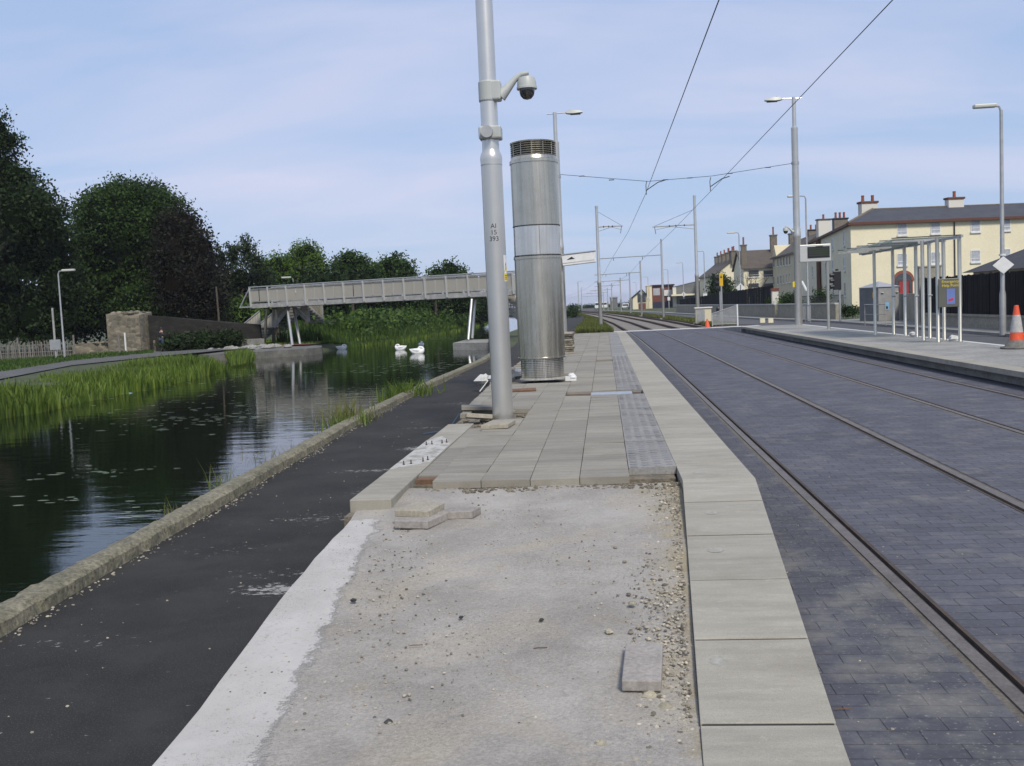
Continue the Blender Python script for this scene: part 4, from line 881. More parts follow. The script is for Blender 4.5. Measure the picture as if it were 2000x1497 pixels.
# barrier at the end of the platform, cabinet
def barrier(x0,y0,x1,y1,h0,h1,lb,n=30):
    t=thing('mesh_barrier',lb,'barrier',(x0,y0,0)); dx,dy=x1-x0,y1-y0
    b=MB(); b.tube([(0,0,0),(0,0,h0),(dx,dy,h1),(dx,dy,0)],.035,6); b.tube([(0,0,.12),(dx,dy,.12)],.025,5); b.build('frame','pale_metal',t)
    b=MB()
    for k in range(1,n): f=k/n; b.box(dx*f-.014,dx*f+.014,dy*f-.014,dy*f+.014,.12,h0+(h1-h0)*f)
    o=b.build('bars','galv',t); MB().tube([(dx,dy,0),(dx,dy,h1+.05)],.05,8).build('end_post','white_paint',t)
barrier(6.35,60.2,7.7,59.3,.75,1.2,'grey barred barrier with sloping top at the head of the far platform')
t=thing('relay_cabinet','cream relay cabinet with white lid beside the small orange cone','cabinet',(6.75,69.5,0))
MB().box(-.55,.5,-.3,.3,0,1.02).build('cabinet_body','render_pale',t,bev=.01); MB().box(-.62,.57,-.37,.37,1.02,1.1).build('lid','white_paint',t); MB().box(-.5,.05,-.325,-.302,.05,.95).build('cabinet_door','galv',t)
# signals
def post(X,Y,h,r,mat,par,z=0): return MB().lathe([(r,z),(r*.95,h)],(0,0,0),12).build('post',mat,par,smooth=True)
Xs,Ys=P(1411,637,0); t=thing('tram_signal','tram signal on a post with an amber backing plate beside the grey barrier','signal',(Xs,Ys,0))
post(0,0,2.75,.05,'galv',t); b=MB(); b.box(-.11,.11,-.05,.02,2.36,3.12); b.build('amber_plate','amber_sign',t,bev=.02)
MB().add([(-.07,-.056,2.85),(.07,-.056,2.85),(0,-.056,3.02)],[(0,1,2)],.5).build('triangle_mark','letter',t)
t=thing('traffic_light','traffic light facing away, on a grey post behind the amber signal','traffic light',(Xs+.6,Ys+6,0)); post(0,0,2.3,.07,'galv',t)
b=MB(); b.box(-.17,.17,-.1,.12,2.1,3.2); b.build('housing','black',t,bev=.03)
for k in range(3): MB().tube([(-.1,-.1,2.3+k*.34),(-.32,-.2,2.3+k*.34)],.12,10).build('visor','black',t)
Xs,Ys=P(1641,628,.1); t=thing('traffic_light','black traffic light with three visors on a grey post, left of the tram shelter','traffic light',(Xs,Ys,.1)); post(0,0,1.8,.06,'galv',t)
b=MB(); b.box(-.34,.08,-.12,.12,1.72,2.74); b.build('housing','black',t,bev=.03)
for k in range(3): MB().tube([(-.3,-.02,1.9+k*.31),(-.50,-.06,1.88+k*.31)],.11,12).build('visor','black',t)
MB().lathe([(.09,0),(.09,.08),(.04,.1)],(-.12,0,2.75),10).build('top_cap','black',t)
Xs,Ys=P(1585,627,.1); t=thing('traffic_light','grey traffic light seen from behind with white visors, beside the far lamp mast','traffic light',(Xs,Ys+3,.1)); post(0,0,2.6,.07,'galv',t)
b=MB(); b.box(-.35,-.02,-.1,.1,1.7,2.2,ry=R(10)); b.build('housing','galv_dull',t,bev=.03)
MB().tube([(.05,-.05,2.35),(.33,-.1,1.75)],.09,10).build('visor','white_paint',t)
# ------------------------------------------------ street lamps
def lamp(X,Y,zt,lb,sign=None,side=-1,r=.085,zb=.05,arm=.95,grp='street lamps along the road'):
    t=thing('street_lamp',lb,'street lamp',(X,Y,zb),0,grp)
    MB().lathe([(r,0),(r,zt*.18),(r*.72,zt*.2),(r*.5,zt-.15)],(0,0,0),12).build('pole','galv',t,smooth=True)
    MB().tube([(0,0,zt-.2),(side*.06,0,zt-.03),(side*.25,0,zt),(side*(arm-.3),0,zt)],.035,6).build('arm','galv',t)
    b=MB(); s=side; b.box(min(s*(arm-.45),s*(arm+.25)),max(s*(arm-.45),s*(arm+.25)),-.12,.12,zt-.05,zt+.07); b.build('lamp_head','lamp_head',t,bev=.035)
    if sign=='diamond':
        zc=2.25; w=.33; g=MB().prism([(-w,0),(0,-.28),(w,0),(0,.28)],-.01,.01); o=g.build('diamond_sign','white_paint',t); o.location=(-.02,-r-.03,zc); o.rotation_euler=(R(90),0,0)
        MB().lathe([(r*1.02,0),(r*1.02,.06)],(0,0,zc+.3),12).build('sign_clamp','white_paint',t)
    if sign=='diamond_bar':
        zc=2.45; w=.42; g=MB().prism([(-w,0),(0,-w),(w,0),(0,w)],-.01,.01); o=g.build('diamond_sign','white_paint',t); o.location=(0,-r-.03,zc); o.rotation_euler=(R(90),0,0)
        MB().box(-.045,.045,-r-.05,-r-.042,zc-.26,zc+.26).build('sign_bar','cladding',t)
    if sign=='plate': MB().box(-.24,.24,-r-.05,-r-.03,1.6,2.25).build('plate','white_paint',t)
    return t
lamp(12.78,33.6,7.3,'green grey street lamp with white diamond sign behind the tall cone','diamond',r=.10,arm=.6)
for (px,Y,sg,lb) in ((1572,61,None,'street lamp just right of the far lamp mast, in front of the cream buildings'),(1443,92,'diamond_bar','street lamp with diamond sign in front of the gabled cream house'),(1375,124,'plate','street lamp with a small rectangular plate, right of the grey hall'),(1334,159,'diamond_bar','street lamp with diamond sign in front of the grey hall'),(1305,190,'plate','distant street lamp in front of the red building'),(1266,240,'diamond_bar','small distant street lamp beside the cream gable'),(1243,300,'plate','smallest distant street lamp left of the cream gable')):
    v=PY(px,612,Y); lamp(v[0]+.2,Y,7.4,lb,sg,arm=.8)
x_,z_=PY(124,668,52); lamp(x_,52,4.75,'slender grey street lamp on the far canal bank at the left',None,side=1,r=.07,zb=0,arm=.7,grp='street lamps on the left bank')
x_,z_=PY(578,640,72); lamp(x_,72,4.6,'small street lamp standing behind the footbridge',None,side=-1,r=.06,zb=0,arm=.6,grp='street lamps on the left bank')
t=thing('sign_pole','plain grey pole with a small notice beside the left bank lamp','pole',(PY(109,690,51.5)[0],51.5,0)); MB().lathe([(.06,0),(.055,2.75)],(0,0,0),10).build('post','galv_dull',t); MB().box(-.25,.35,-.1,-.07,.5,1.05).build('notice','galv',t)
for px,Y,lb in ((1131,285,'distant lamp mast left of the track above the asphalt path'),(1137,380,'further distant lamp mast left of the track')):
    x_,z_=PY(px,610,Y); lamp(x_,Y,8.2,lb,None,side=1,r=.2,zb=0,grp='street lamps on the left bank')
# sign seen edge-on between the column and the left mast: long lamp board
x_,z_=PY(1098,505,46.6)
t=thing('display_sign','white louvred sign box jutting out to the right of the steel column','sign',(-1.95,45.2,0))
MB().box(.15,1.65,-.25,.25,3.46,3.93,ry=R(-4)).build('housing','white_paint',t,bev=.02); MB().box(.12,1.66,-.28,.28,3.94,3.98,ry=R(-4)).build('lid','galv',t)
MB().lathe([(.06,RZ),(.06,4.0)],(0.1,0,0),10).build('post','galv',t)
b=MB(); b.add([(.35,-.256,3.66),(.72,-.256,3.70),(.58,-.256,3.80)],[(0,1,2)],.5); b.build('peeling_mark','black',t); b=MB(); b.box(.12,1.6,-.262,-.252,3.56,3.575,ry=R(-4)); b.build('louvre_line','galv_dull',t)
# ------------------------------------------------ buildings
def window(par,ox,oy,ang,u,zc,w,h,pane='curtain',sill=True,depth=.0,cross=True,sillmat='frame_white'):
    x=ox+u*math.cos(ang); y=oy+u*math.sin(ang); b=MB(); f=.07
    for q in ((-w/2,-w/2+f,-h/2,h/2),(w/2-f,w/2,-h/2,h/2),(-w/2+f,w/2-f,h/2-f,h/2),(-w/2+f,w/2-f,-h/2,-h/2+f)): b.box(q[0],q[1],-.05,.04,q[2],q[3])
    if cross: b.box(-w/2+f,w/2-f,-.045,.04,-.2*h-.03,-.2*h+.03)
    o=b.build('window','frame_white',par,loc=(x,y,zc)); o.rotation_euler=(0,0,ang)
    MB().box(-w/2+f,w/2-f,-.02,.03,-h/2+f,h/2-f).build('pane',pane,o)
    if sill: MB().box(-w/2-.06,w/2+.06,-.14,.04,-h/2-.15,-h/2-.002).build('sill',sillmat,o)
    return o
def chimney(par,x,y,z0,z1,w,d,pots,mat,cap='brown_trim',ph=.7,pm='terracotta',ang=0):
    o=MB().box(-w/2,w/2,-d/2,d/2,0,z1-z0).build('chimney',mat,par,loc=(x,y,z0)); o.rotation_euler=(0,0,ang)
    MB().box(-w/2-.12,w/2+.12,-d/2-.12,d/2+.12,z1-z0,z1-z0+.22).build('chimney_cap',cap,o,bev=.05)
    for k in range(pots):
        u=0 if pots==1 else (k/(pots-1)-.5)*w*.62
        MB().lathe([(.17,0),(.15,ph*.75),(.17,ph*.8),(.16,ph)],(u,0,z1-z0+.22),10).build('chimney_pot',pm,o)
def pxof(X,Y,Z):
    v=_M.T@np.array([X,Y,Z-H]); return CX+F*v[0]/-v[2], CY-F*v[1]/-v[2]
def roofchim(t,fn,px,ycap,w,d,pots,mat,cap,ph,zb):   # fn(f)->local xy along a ridge; height read at that distance
    T=Matrix.Translation(t.location)@t.rotation_euler.to_matrix().to_4x4(); lo,hi=-.2,1.4
    g=lambda f: pxof(*(T@Vector((*fn(f),10.))))[0]
    inc=g(hi)>g(lo)
    for _ in range(40):
        m=(lo+hi)/2
        if (g(m)>px)==inc: hi=m
        else: lo=m
    x,y=fn(m); p=T@Vector((x,y,10.)); zt=PY(px,ycap,p.y)[1]; chimney(t,x,y,zb,zt-.22,w,d,pots,mat,cap,ph)
# big three storey block at the right
P0=np.array(P(1661,436,8.6)); P1=np.array(P(2000,423,8.6)); dF=(P1-P0)/np.linalg.norm(P1-P0); aF=math.atan2(dF[1],dF[0])
PS=np.array(P(1566,482,8.6)); dS=(PS-P0)/np.linalg.norm(PS-P0); LS=np.linalg.norm(PS-P0)+6
t=thing('apartment_block','big cream three storey block with dark slate roof and white chimneys behind the shelter','building',(P0[0],P0[1],0),aF)
def loc(v): return (v[0]*math.cos(-aF)-v[1]*math.sin(-aF),v[0]*math.sin(-aF)+v[1]*math.cos(-aF))
sx,sy=loc(dS); aS=math.atan2(sy,sx); nS=(sy,-sx)      # along side, inward normal
LF=42.; D=9.
A_=(0,0);B_=(LF,0);C_=(LF,D)
inner=(D/ nS[0]*1.0 + 0 ,D)
sE=(sx*LS,sy*LS); sEi=(sE[0]+nS[0]*D,sE[1]+nS[1]*D)
k_=(nS[0]*D+sx*((D-nS[1]*D)/sy),D)
fp=[A_,B_,C_,k_,sEi,sE]
o=MB().prism(fp,-.2,8.55).build('wall','render_cream',t)
RH=10.25
r0=(D*.5,D/2); r1=(LF,D/2); r2=(sE[0]+nS[0]*D/2,sE[1]+nS[1]*D/2)
e=.45
E0=(-e,-e);E1=(LF+e,-e);E2=(LF+e,D+e);Ek=(k_[0]+e,k_[1]+e);Es=(sEi[0]+e,sEi[1]);Eo=(sE[0]-e,sE[1])
rb=MB(); rb.add([(*E0,8.6),(*E1,8.6),(*r1,RH),(*r0,RH)],[(0,1,2,3)],.5); rb.add([(*E0,8.6),(*r0,RH),(*r2,RH),(*Eo,8.6)],[(0,1,2,3)],.5); rb.add([(*E1,8.6),(*E2,8.6),(*Ek,8.6),(*r0,RH),(*r1,RH)],[(0,1,4),(1,2,3,4)],.5); rb.add([(*Ek,8.6),(*Es,8.6),(*r2,RH),(*r0,RH)],[(0,1,2,3)],.5); rb.add([(*Es,8.6),(*Eo,8.6),(*r2,RH)],[(0,1,2)],.5)
rf=rb.build('roof','slate',t)
rr=MB(); rr.tube([(*E0,8.62),(*r0,RH+.05)],.13,6); rr.tube([(*r0,RH+.05),(*r2,RH+.05)],.10,6); rr.tube([(*r0,RH+.04),(*r1,RH+.04)],.08,6); rr.build('ridge_tiles','chimney_grey',rf)
b=MB(); b.prism([(-e,-e),(LF+e,-e),(LF+e,-.01),(-e,-.01)],8.36,8.62); b.prism([E0,(-.01,-.01),(sE[0]-.01,sE[1]),Eo],8.36,8.62); b.build('fascia','fascia',t)
for px in (1762,1827,1905,1964):
    for y0,y1 in ((434,461),(494,520),(553,582)):
        sh=-(px-1762)*.045
        if y0==553 and px<1800: continue
        u,za=FP(px,y0+sh,P0,dF); u,zb=FP(px,y1+sh,P0,dF); window(t,0,-.0,0,u,(za+zb)/2,1.05,abs(za-zb)-.15,'curtain')
for px,y0 in ((1648.6,446),(1626,455),(1612,461),(1597,468),(1586,473),(1577,477)):
    u,za=FP(px,y0,P0,dS)
    for k in range(3): window(t,0,0,aS+math.pi,-u,7.3-2.65*k,1.0,1.45,'window_dark')
u,z=FP(1764,560,P0,dF)
d=MB().box(u-1.0,u+1.0,-.08,.03,0,2.55).box(u-1.15,u+1.15,-.12,-.0,2.55,2.6); d=d.build('door_surround','terracotta',t); 
b=MB(); pts=[(u+1.15*math.cos(a),1.15*math.sin(a)) for a in np.linspace(0,math.pi,14)]; b.add([(x,-.10,2.6+zz_*.9) for x,zz_ in pts],[tuple(range(14))],.5); b.build('door_arch','terracotta',t)
b=MB(); b.add([(u+.9*math.cos(a),-.14,2.6+.72*math.sin(a)) for a in np.linspace(0,math.pi,14)],[tuple(range(14))],.5); b.build('fanlight','window_dark',t)
MB().box(u-.5,u+.5,-.16,-.09,0,2.5).build('door','red_door',t); 
for s in(-1,1): MB().box(u+s*.72-.16,u+s*.72+.16,-.15,-.09,.2,2.5).build('side_light','window_dark',t)
alongside=lambda f,off=4.5: (sx*LS*f+nS[0]*off,sy*LS*f+nS[1]*off)
fr=lambda f:(f*LF,D/2)
roofchim(t,fr,1864,386,1.7,.8,1,'chimney_white','brown_trim',.65,9.3)
roofchim(t,lambda f:(f*LF,D/2+1.2),1695,394,1.75,.9,2,'chimney_white','brown_trim',.65,9.3)
roofchim(t,alongside,1609,428,2.0,.9,1,'chimney_white','brown_trim',.7,9.2)
roofchim(t,lambda f:alongside(f,5.2),1641,426,2.0,.8,3,'chimney_grey','black',.8,9.0)
roofchim(t,lambda f:alongside(f,5.2),1580,449,3.0,.9,3,'chimney_grey','black',.8,8.8)
u,_=FP(1863,440,P0,dF); MB().tube([(u,-.12,.2),(u,-.12,8.3)],.06,6).build('downpipe','black',t)
u,_=FP(1603,500,P0,dS); MB().tube([(sx*u-.3,sy*u,.2),(sx*u-.3,sy*u,8.3)],.28,6).build('downpipe','brown_trim',t)
def terrace(name,label,pa,pb,ze,zr,dep,wall='render_pale',roof='roof_brown',gable_near=True):
    # long facade from pa (near) to pb (far) seen from the left; body reaches dep to the right
    pa,pb=np.array(pa),np.array(pb); Lh=np.linalg.norm(pb-pa); d=(pb-pa)/Lh; ang=math.atan2(d[1],d[0])
    t=thing(name,label,'house',(pa[0],pa[1],0),ang)        # local x runs away along the facade, local -y is inward (right)
    b=MB(); b.prism([(0,-dep),(Lh,-dep),(Lh,0),(0,0)],-.5,ze); 
    for x in (0,Lh): b.add([(x,0,ze),(x,-dep,ze),(x,-dep/2,zr)],[(0,1,2)],.5)
    b.build('wall',wall,t); e=.35; s_=(zr-ze)/(dep/2); c=MB()
    for sgn in (0,1):
        ya=e if sgn==0 else -dep-e; za=ze-e*s_+.08
        c.add([(-e,ya,za),(Lh+e,ya,za),(Lh+e,-dep/2,zr+.08),(-e,-dep/2,zr+.08),(-e,ya,za+.14),(Lh+e,ya,za+.14),(Lh+e,-dep/2,zr+.24),(-e,-dep/2,zr+.24)],[(0,1,2,3),(4,5,6,7),(0,1,5,4),(1,2,6,5),(2,3,7,6),(3,0,4,7)],.5)
    c.build('roof',roof,t)
    MB().box(-.2,Lh+.2,e,e+.1,ze-e*s_-.02,ze-e*s_+.12).build('gutter','black',t)
    return t,Lh,pa,d,ang
# tan terrace left of the tall lamp mast
t,Lh,pa,d,ang=terrace('terraced_house','tan house with two rows of narrow windows, just left of the far lamp mast',P(1556,491,8.6),P(1509,504.5,8.6),8.6,11.3,8,'render_tan')
for px in (1512,1520,1526,1531.5,1537.5,1543):
    for yt,yb,zz_ in ((505,523,None),(539,558,None)):
        u,za=FP(px,yt-(px-1512)*.25,pa,d); u,zb=FP(px,yb-(px-1512)*.12,pa,d); window(t,0,0.0,math.pi,-u,(za+zb)/2,1.3,1.5,'window_dark',cross=False,sillmat='white_paint')
g=MB(); g.add([(Lh-5,.05,8.4),(Lh+.4,.05,8.4),(Lh-2.3,.05,10.8),(Lh-5,-3,8.4),(Lh+.4,-3,8.4),(Lh-2.3,-3,10.8)],[(0,1,2),(0,2,5,3),(1,4,5,2)],.5); g.build('front_gable','render_tan',t)
roofchim(t,lambda f:(f*Lh*1.2,-1.2),1511,459,1.3,1.2,1,'chimney_grey','chimney_grey',1.5,8.6); roofchim(t,lambda f:(f*Lh,-4),1548,456,1.5,1.2,2,'chimney_grey','chimney_grey',.8,9.5)
# house facing the viewpoint
Xb,_=PY(1452,528,190); Xc,_=PY(1512,526,190)
t=thing('house','cream house facing the tracks with brown roof and a tall corner chimney','house',(Xb,190,0),0)
w=Xc-Xb+3; b=MB(); b.prism([(0,0),(w,0),(w,14),(0,14)],-.5,6.85); b.add([(0,0,6.85),(0,14,6.85),(0,7,10.2)],[(0,1,2)],.5); b.build('wall','render_cream',t)
b=MB()
for (ya,yb) in ((-.4,7),(14.4,7)): b.add([(-.35,ya,6.75),(w,ya,6.75),(w,yb,10.35),(-.35,yb,10.35),(-.35,ya,6.95),(w,ya,6.95),(w,yb,10.55),(-.35,yb,10.55)],[(0,1,2,3),(4,5,6,7),(0,1,5,4),(1,2,6,5),(2,3,7,6),(3,0,4,7)],.5)
b.build('roof','roof_brown',t)
for px in (1472,1501):
    for y in (534.5,560): u=PY(px,y,190)[0]-Xb; window(t,0,0,0,u,PY(px,y,190)[1],2.0,1.3,'window_dark',sillmat='white_paint')
chimney(t,PY(1455,500,190)[0]-Xb,1.6,7.0,11.2,1.0,1.0,1,'chimney_grey','chimney_grey',1.4)
t,Lh,pa,d,ang=terrace('gabled_house','cream gabled house with a row of chimneys, behind the round evergreen bush',PY(1395,538,215)[:1]+(215,),PY(1366,543.5,235)[:1]+(235,),6.5,9.6,8.4,'render_cream')
for f,n in ((.0,2),(.25,2),(.5,1),(.72,1),(.95,1)): chimney(t,Lh*f+.7,-4.2,8.5,11.3-.3*f,2.6 if f==0 else 1.2,1.2,n,'chimney_grey','chimney_grey',.9)
# commercial buildings beyond
def bx(name,lab,px0,px1,yt,Y,dep,mat,cat='building'):
    x0,z=PY(px0,yt,Y); x1,_=PY(px1,yt,Y); t=thing(name,lab,cat,(x0,Y,0)); MB().box(0,x1-x0,0,dep,-.5,z).build('wall',mat,t); return t,x1-x0,z
t,w,z=bx('grey_hall','long grey clad hall beyond the black fence',1316,1395,560,236,14,'cladding','hall'); MB().add([(-.3,-.3,z),(w,-.3,z+1.8),(w,14,z+1.8),(-.3,14,z)],[(0,1,2,3)],.5).build('roof','slate',t)
MB().add([(-.3,-.05,z-.1),(w,-.05,z-.1),(w,-.05,z+1.75)],[(0,1,2)],.5).build('gable_strip','cladding',t); MB().box(-.8,4.5,-3,-.2,2.6,3.0).build('canopy','render_cream',t); MB().box(-.3,.5,-.2,-.02,0,z-.2).build('corner_column','chimney_white',t)
t,w,z=bx('red_building','red brown flat roofed building with a white board on its front',1273,1315,560,244,12,'brick_red'); MB().box(-.3,w+.3,-.3,12.3,z,z+.35).build('roof_edge','black',t); MB().box(.3,1.9,-.1,-.01,z-2.2,z-.5).build('window','curtain',t); MB().box(2.6,4.8,-.3,-.12,z-2.4,z-1.0).build('sign_board','white_paint',t)
MB().box(-.6,w+.2,-.6,-.32,-.3,1.4).build('blue_base','blue_wall',t)
t,w,z=bx('cream_tower','narrow cream stair tower on the left of the red building',1263,1273,560,240,6,'render_cream','tower'); MB().box(-.1,w+.1,-.1,6,z,z+.15).build('parapet','render_tan',t); MB().box(.25,.7,-.06,-.01,1.6,5.5).build('slot_window','render_tan',t)
x0,zb=PY(1236,590,235); x1,_=PY(1263,590,235); xa,za=PY(1253.5,566,235); w=x1-x0
t=thing('gable_building','cream gabled building with dark glazing, left of the narrow tower','building',(x0,235,0)); MB().add([(0,0,-.5),(w,0,-.5),(w,0,za-1.4),(xa-x0,0,za),(0,0,2.6),(0,12,-.5),(w,12,-.5),(w,12,za-1.4),(xa-x0,12,za),(0,12,2.6)],[(0,1,2,3,4),(5,9,8,7,6),(0,4,9,5),(1,6,7,2)],.5).build('wall','render_cream',t)
MB().add([(-.4,-.5,2.5),(xa-x0,-.5,za+.1),(w+.2,-.5,za-1.3),(-.4,12,2.5),(xa-x0,12,za+.1),(w+.2,12,za-1.3)],[(0,1,4,3),(1,2,5,4)],.5).build('roof','roof_dark',t); MB().box(w*.35,w-.15,-.08,-.01,1.5,3.6).build('glazing','window_dark',t); MB().box(w*.4,w-.2,-.07,-.01,-.3,1.3).build('red_panel','brick_red',t)
x0,_=PY(1192,600,300); t=thing('shed','small grey shed far down the line','shed',(x0,300,0)); MB().box(0,2.2,0,3,-.5,3.2).build('wall','cladding',t); MB().box(-.2,2.4,-.2,3.2,3.2,3.5).build('roof','galv',t)
x0,_=PY(1972,500,52); t=thing('outbuilding','dark slate roofed outbuilding behind the black fence at the right edge','building',(20.2,50,0)); MB().box(.3,14,.3,8,0,2.5).build('wall','block_wall',t)
MB().add([(0,0,2.45),(15,0,2.45),(15,9,2.45),(0,9,2.45),(6,4.5,5.0),(15,4.5,5.0)],[(0,1,5,4),(2,3,4,5),(3,0,4),(1,2,5)],.5).build('roof','roof_dark',t)
for k,(px,Y,lb,m) in enumerate(((1168,290,'tiny white van at the far end of the tracks, left one','van_white'),(1181,310,'tiny white van at the far end of the tracks, right one','van_white'),(1222,250,'small white car far off beside the gabled building','van_white'))):
    x,_=PY(px,606,Y); t=thing('parked_van' if k<2 else 'parked_car',lb,'van' if k<2 else 'car',(x,Y,0),0,'vehicles far down the line'); 
    h=2.1 if k<2 else 1.4; MB().prism([(-.9,-1.5),(.9,-1.5),(.9,2.5),(-.9,2.5)],.35,[h*.55,h*.55,h*.5,h*.5]).build('body','van_white',t,bev=.1); MB().prism([(-.82,-.9),(.82,-.9),(.82,2.2 if k<2 else 1.4),(-.82,2.2 if k<2 else 1.4)],h*.5,h).build('cabin','van_white',t,bev=.1); MB().box(-.7,.7,-.95,-.91,h*.58,h*.88).build('windscreen','window_dark',t)
    for sx_ in (-1,1):
        for yy in (-.9,1.6): MB().tube([(sx_*.75,yy,.33),(sx_*.93,yy,.33)],.33,12).build('wheel','tyre',t)
# ------------------------------------------------ footbridge
a_=PY(488,601.4,61); b_=PY(920,583.4,56); BA=Vector((a_[0],61,2.34)); BBv=Vector((b_[0],56,2.34)); dB=(BBv-BA).normalized(); nB=Vector((-dB.y,dB.x,0)); 
angB=math.atan2(dB.y,dB.x); LB=(BBv-BA).length
t=thing('footbridge','grey steel footbridge with perforated parapets crossing the canal','footbridge',tuple(BA[:2])+(0,),angB)   # local x along the deck, +y away from the viewpoint
LT=LB*1.2
MB().box(0,LT,-.02,.12,2.34,2.62).box(0,LT,1.88,2.02,2.34,2.62).build('deck_beam','galv_dull',t,bev=.01)
MB().box(-.3,LT,.14,1.86,2.50,2.60).build('deck','concrete_dark',t)
n=int(LT/1.385)
for yside,tilt in ((-.06,-1),(2.06,1)):
    for k in range(n+1):
        x=.15+k*1.385; b=MB(); b.bar((x,yside,2.40),(x,yside+tilt*.07,3.62),.09,.08); b.build('parapet_post','pale_metal',t)
    b=MB(); b.tube([(.1,yside+tilt*.07,3.65),(LT,yside+tilt*.07,3.65)],.035,6); b.tube([(.1,yside+tilt*.0,2.72),(LT,yside+tilt*.0,2.72)],.02,5); b.tube([(.1,yside+tilt*.06,3.52),(LT,yside+tilt*.06,3.52)],.018,5); b.build('hand_rail','galv',t)
    for k in range(n):
        x=.15+k*1.385; yy=yside+(.0 if tilt<0 else 0); b=MB()
        for q in (0,1): b.prism([(x+.05+q*.66,yy-.008),(x+.64+q*.66,yy-.008),(x+.64+q*.66,yy+.008),(x+.05+q*.66,yy+.008)],2.76,3.50)
        b.build('parapet_panel','perforated',t)
b=MB(); b.bar((.1,0,3.65),(-.75,0,2.45),.06,.06); b.bar((.1,0,3.65),(.12,0,2.4),.06,.06); b.bar((-.8,0,2.44),(.2,0,2.44),.08,.08); b.build('end_frame','galv',t)
def leg(px0,y0,px1,y1,Yt,Yb,par,inv):
    A=PY(px0,y0,Yt); 
    B=PY(px1,y1,Yb); p=Vector((A[0],Yt,A[1])); q=Vector((B[0],Yb,B[1])); MBb=MB().tube([inv@p,inv@q],.085,10); MBb.build('leg','mast_paint',par,smooth=True)
inv=(Matrix.Translation(BA*Vector((1,1,0)))@Matrix.Rotation(angB,4,'Z')).inverted() if 0 else (Matrix.Translation(Vector((BA.x,BA.y,0)))@Matrix.Rotation(angB,4,'Z')).inverted()
for q in ((521,603,516.5,669.5,61,62.5),(561.5,602,572,683,60.5,58.5),(534.5,604,533.6,669,62.5,64),(574,604,587,679,62,60.5),(921.5,585,914.6,664,56,55.2),(928,586,922.5,661,57.5,57.2)): leg(*q,t,inv)
# stairs on the left bank
def flight(p,q,wv,n,par,side=True):
    p,q,wv=Vector(p),Vector(q),Vector(wv); 
    s=bpy.data.objects.new('stair_flight',None); C.objects.link(s); s.parent=par
    b=MB()
    for k in range(n): c=p+(q-p)*((k+.5)/n); b.bar(c,c+wv,.26,.045)
    b.build('tread','concrete_dark',s)
    for off in (Vector((0,0,0)),wv):
        b=MB(); b.bar(p+off,q+off,.05,.26); b.build('stringer','galv_dull',s)
        b=MB(); up=Vector((0,0,1.05)); lo=Vector((0,0,.18)); A,B=p+off,q+off; b.add([tuple(A+lo),tuple(B+lo),tuple(B+up),tuple(A+up)],[(0,1,2,3)],.5); b.build('side_panel','perforated',s)
        b=MB(); b.tube([A+up+Vector((0,0,.08)),B+up+Vector((0,0,.08))],.035,6); b.tube([A,A+up],.03,5); b.tube([B,B+up],.03,5); b.build('stair_rail','galv',s)
flight((1.6,2.0,2.45),(.2,2.0,1.1),(0,1.5,0),7,t); 
MB().box(-.85,.2,1.9,3.6,1.0,1.08).build('landing','concrete_dark',t)
flight((-.85,2.0,1.05),(-2.0,1.2,0.0),(.4,1.2,0),6,t)
flight((1.7,2.0,2.45),(3.0,2.0,1.35),(0,1.5,0),7,t)
MB().box(3.0,3.9,1.9,3.6,1.25,1.33).build('landing','concrete_dark',t); 
flight((LB+.3,2.0,2.45),(LB+2.6,2.6,.3),(.2,1.4,0),11,t)
MB().box(-1.35,.25,-.3,.9,0,.42).build('stair_base','concrete',t)
MB().box(-.5,.0,-.9,-.5,-.1,.40).build('stair_base','concrete_dark',t)
# quays and footings in the canal
tag(MB().prism([(-24.5,53.6),(-21.2,51.8),(-16.7,54.8),(-16.3,56.2),(-16.9,58.5),(-19,60.5),(-26,61)],-1.2,[-.1,-.12,-.12,-.12,-.1,-.02,-.02]).build('quay_slab','concrete_dark'),'grey concrete quay slab under the left bridge legs','quay')
X0,Y0=P(885,684,WZ); X1,Y1=P(960,684,WZ)
tag(MB().prism([(X0,Y0),(X1+.6,Y1-.2),(X1+1.4,Y1+4.5),(X0+.1,Y0+4.5)],-1.2,[-.12,-.12,-.1,-.1]).build('bridge_footing','concrete'),'concrete footing block at the water under the right bridge leg','footing')
b=MB()
for i in range(40): b.rock((random.gauss(-20.2,1.2),random.gauss(57.5,.7),-.02),random.uniform(.12,.4),.5)
tag(b.build('rubble','concrete'),kind='stuff')
o=MB().add([(-20.5,58.3,.02),(-17.6,58.2,.02),(-17.4,60,.02),(-20.5,60.5,.02)],[(0,1,2,3)],.5).build('soil_patch','brick_red'); struct(o)
X,Y=P(623,668,-.05); t=thing('broken_blocks','broken concrete blocks lying on the grass right of the bridge legs','blocks',(X,Y,0)); MB().rock((0,0,.05),.32,.8).build('block','stone_pale',t); MB().box(.45,1.8,-.15,.15,0,.2,rz=.1).build('block','stone_pale',t); MB().box(.5,1.5,-.5,-.25,-.05,.1,rz=-.25).build('block','stone_pale',t)
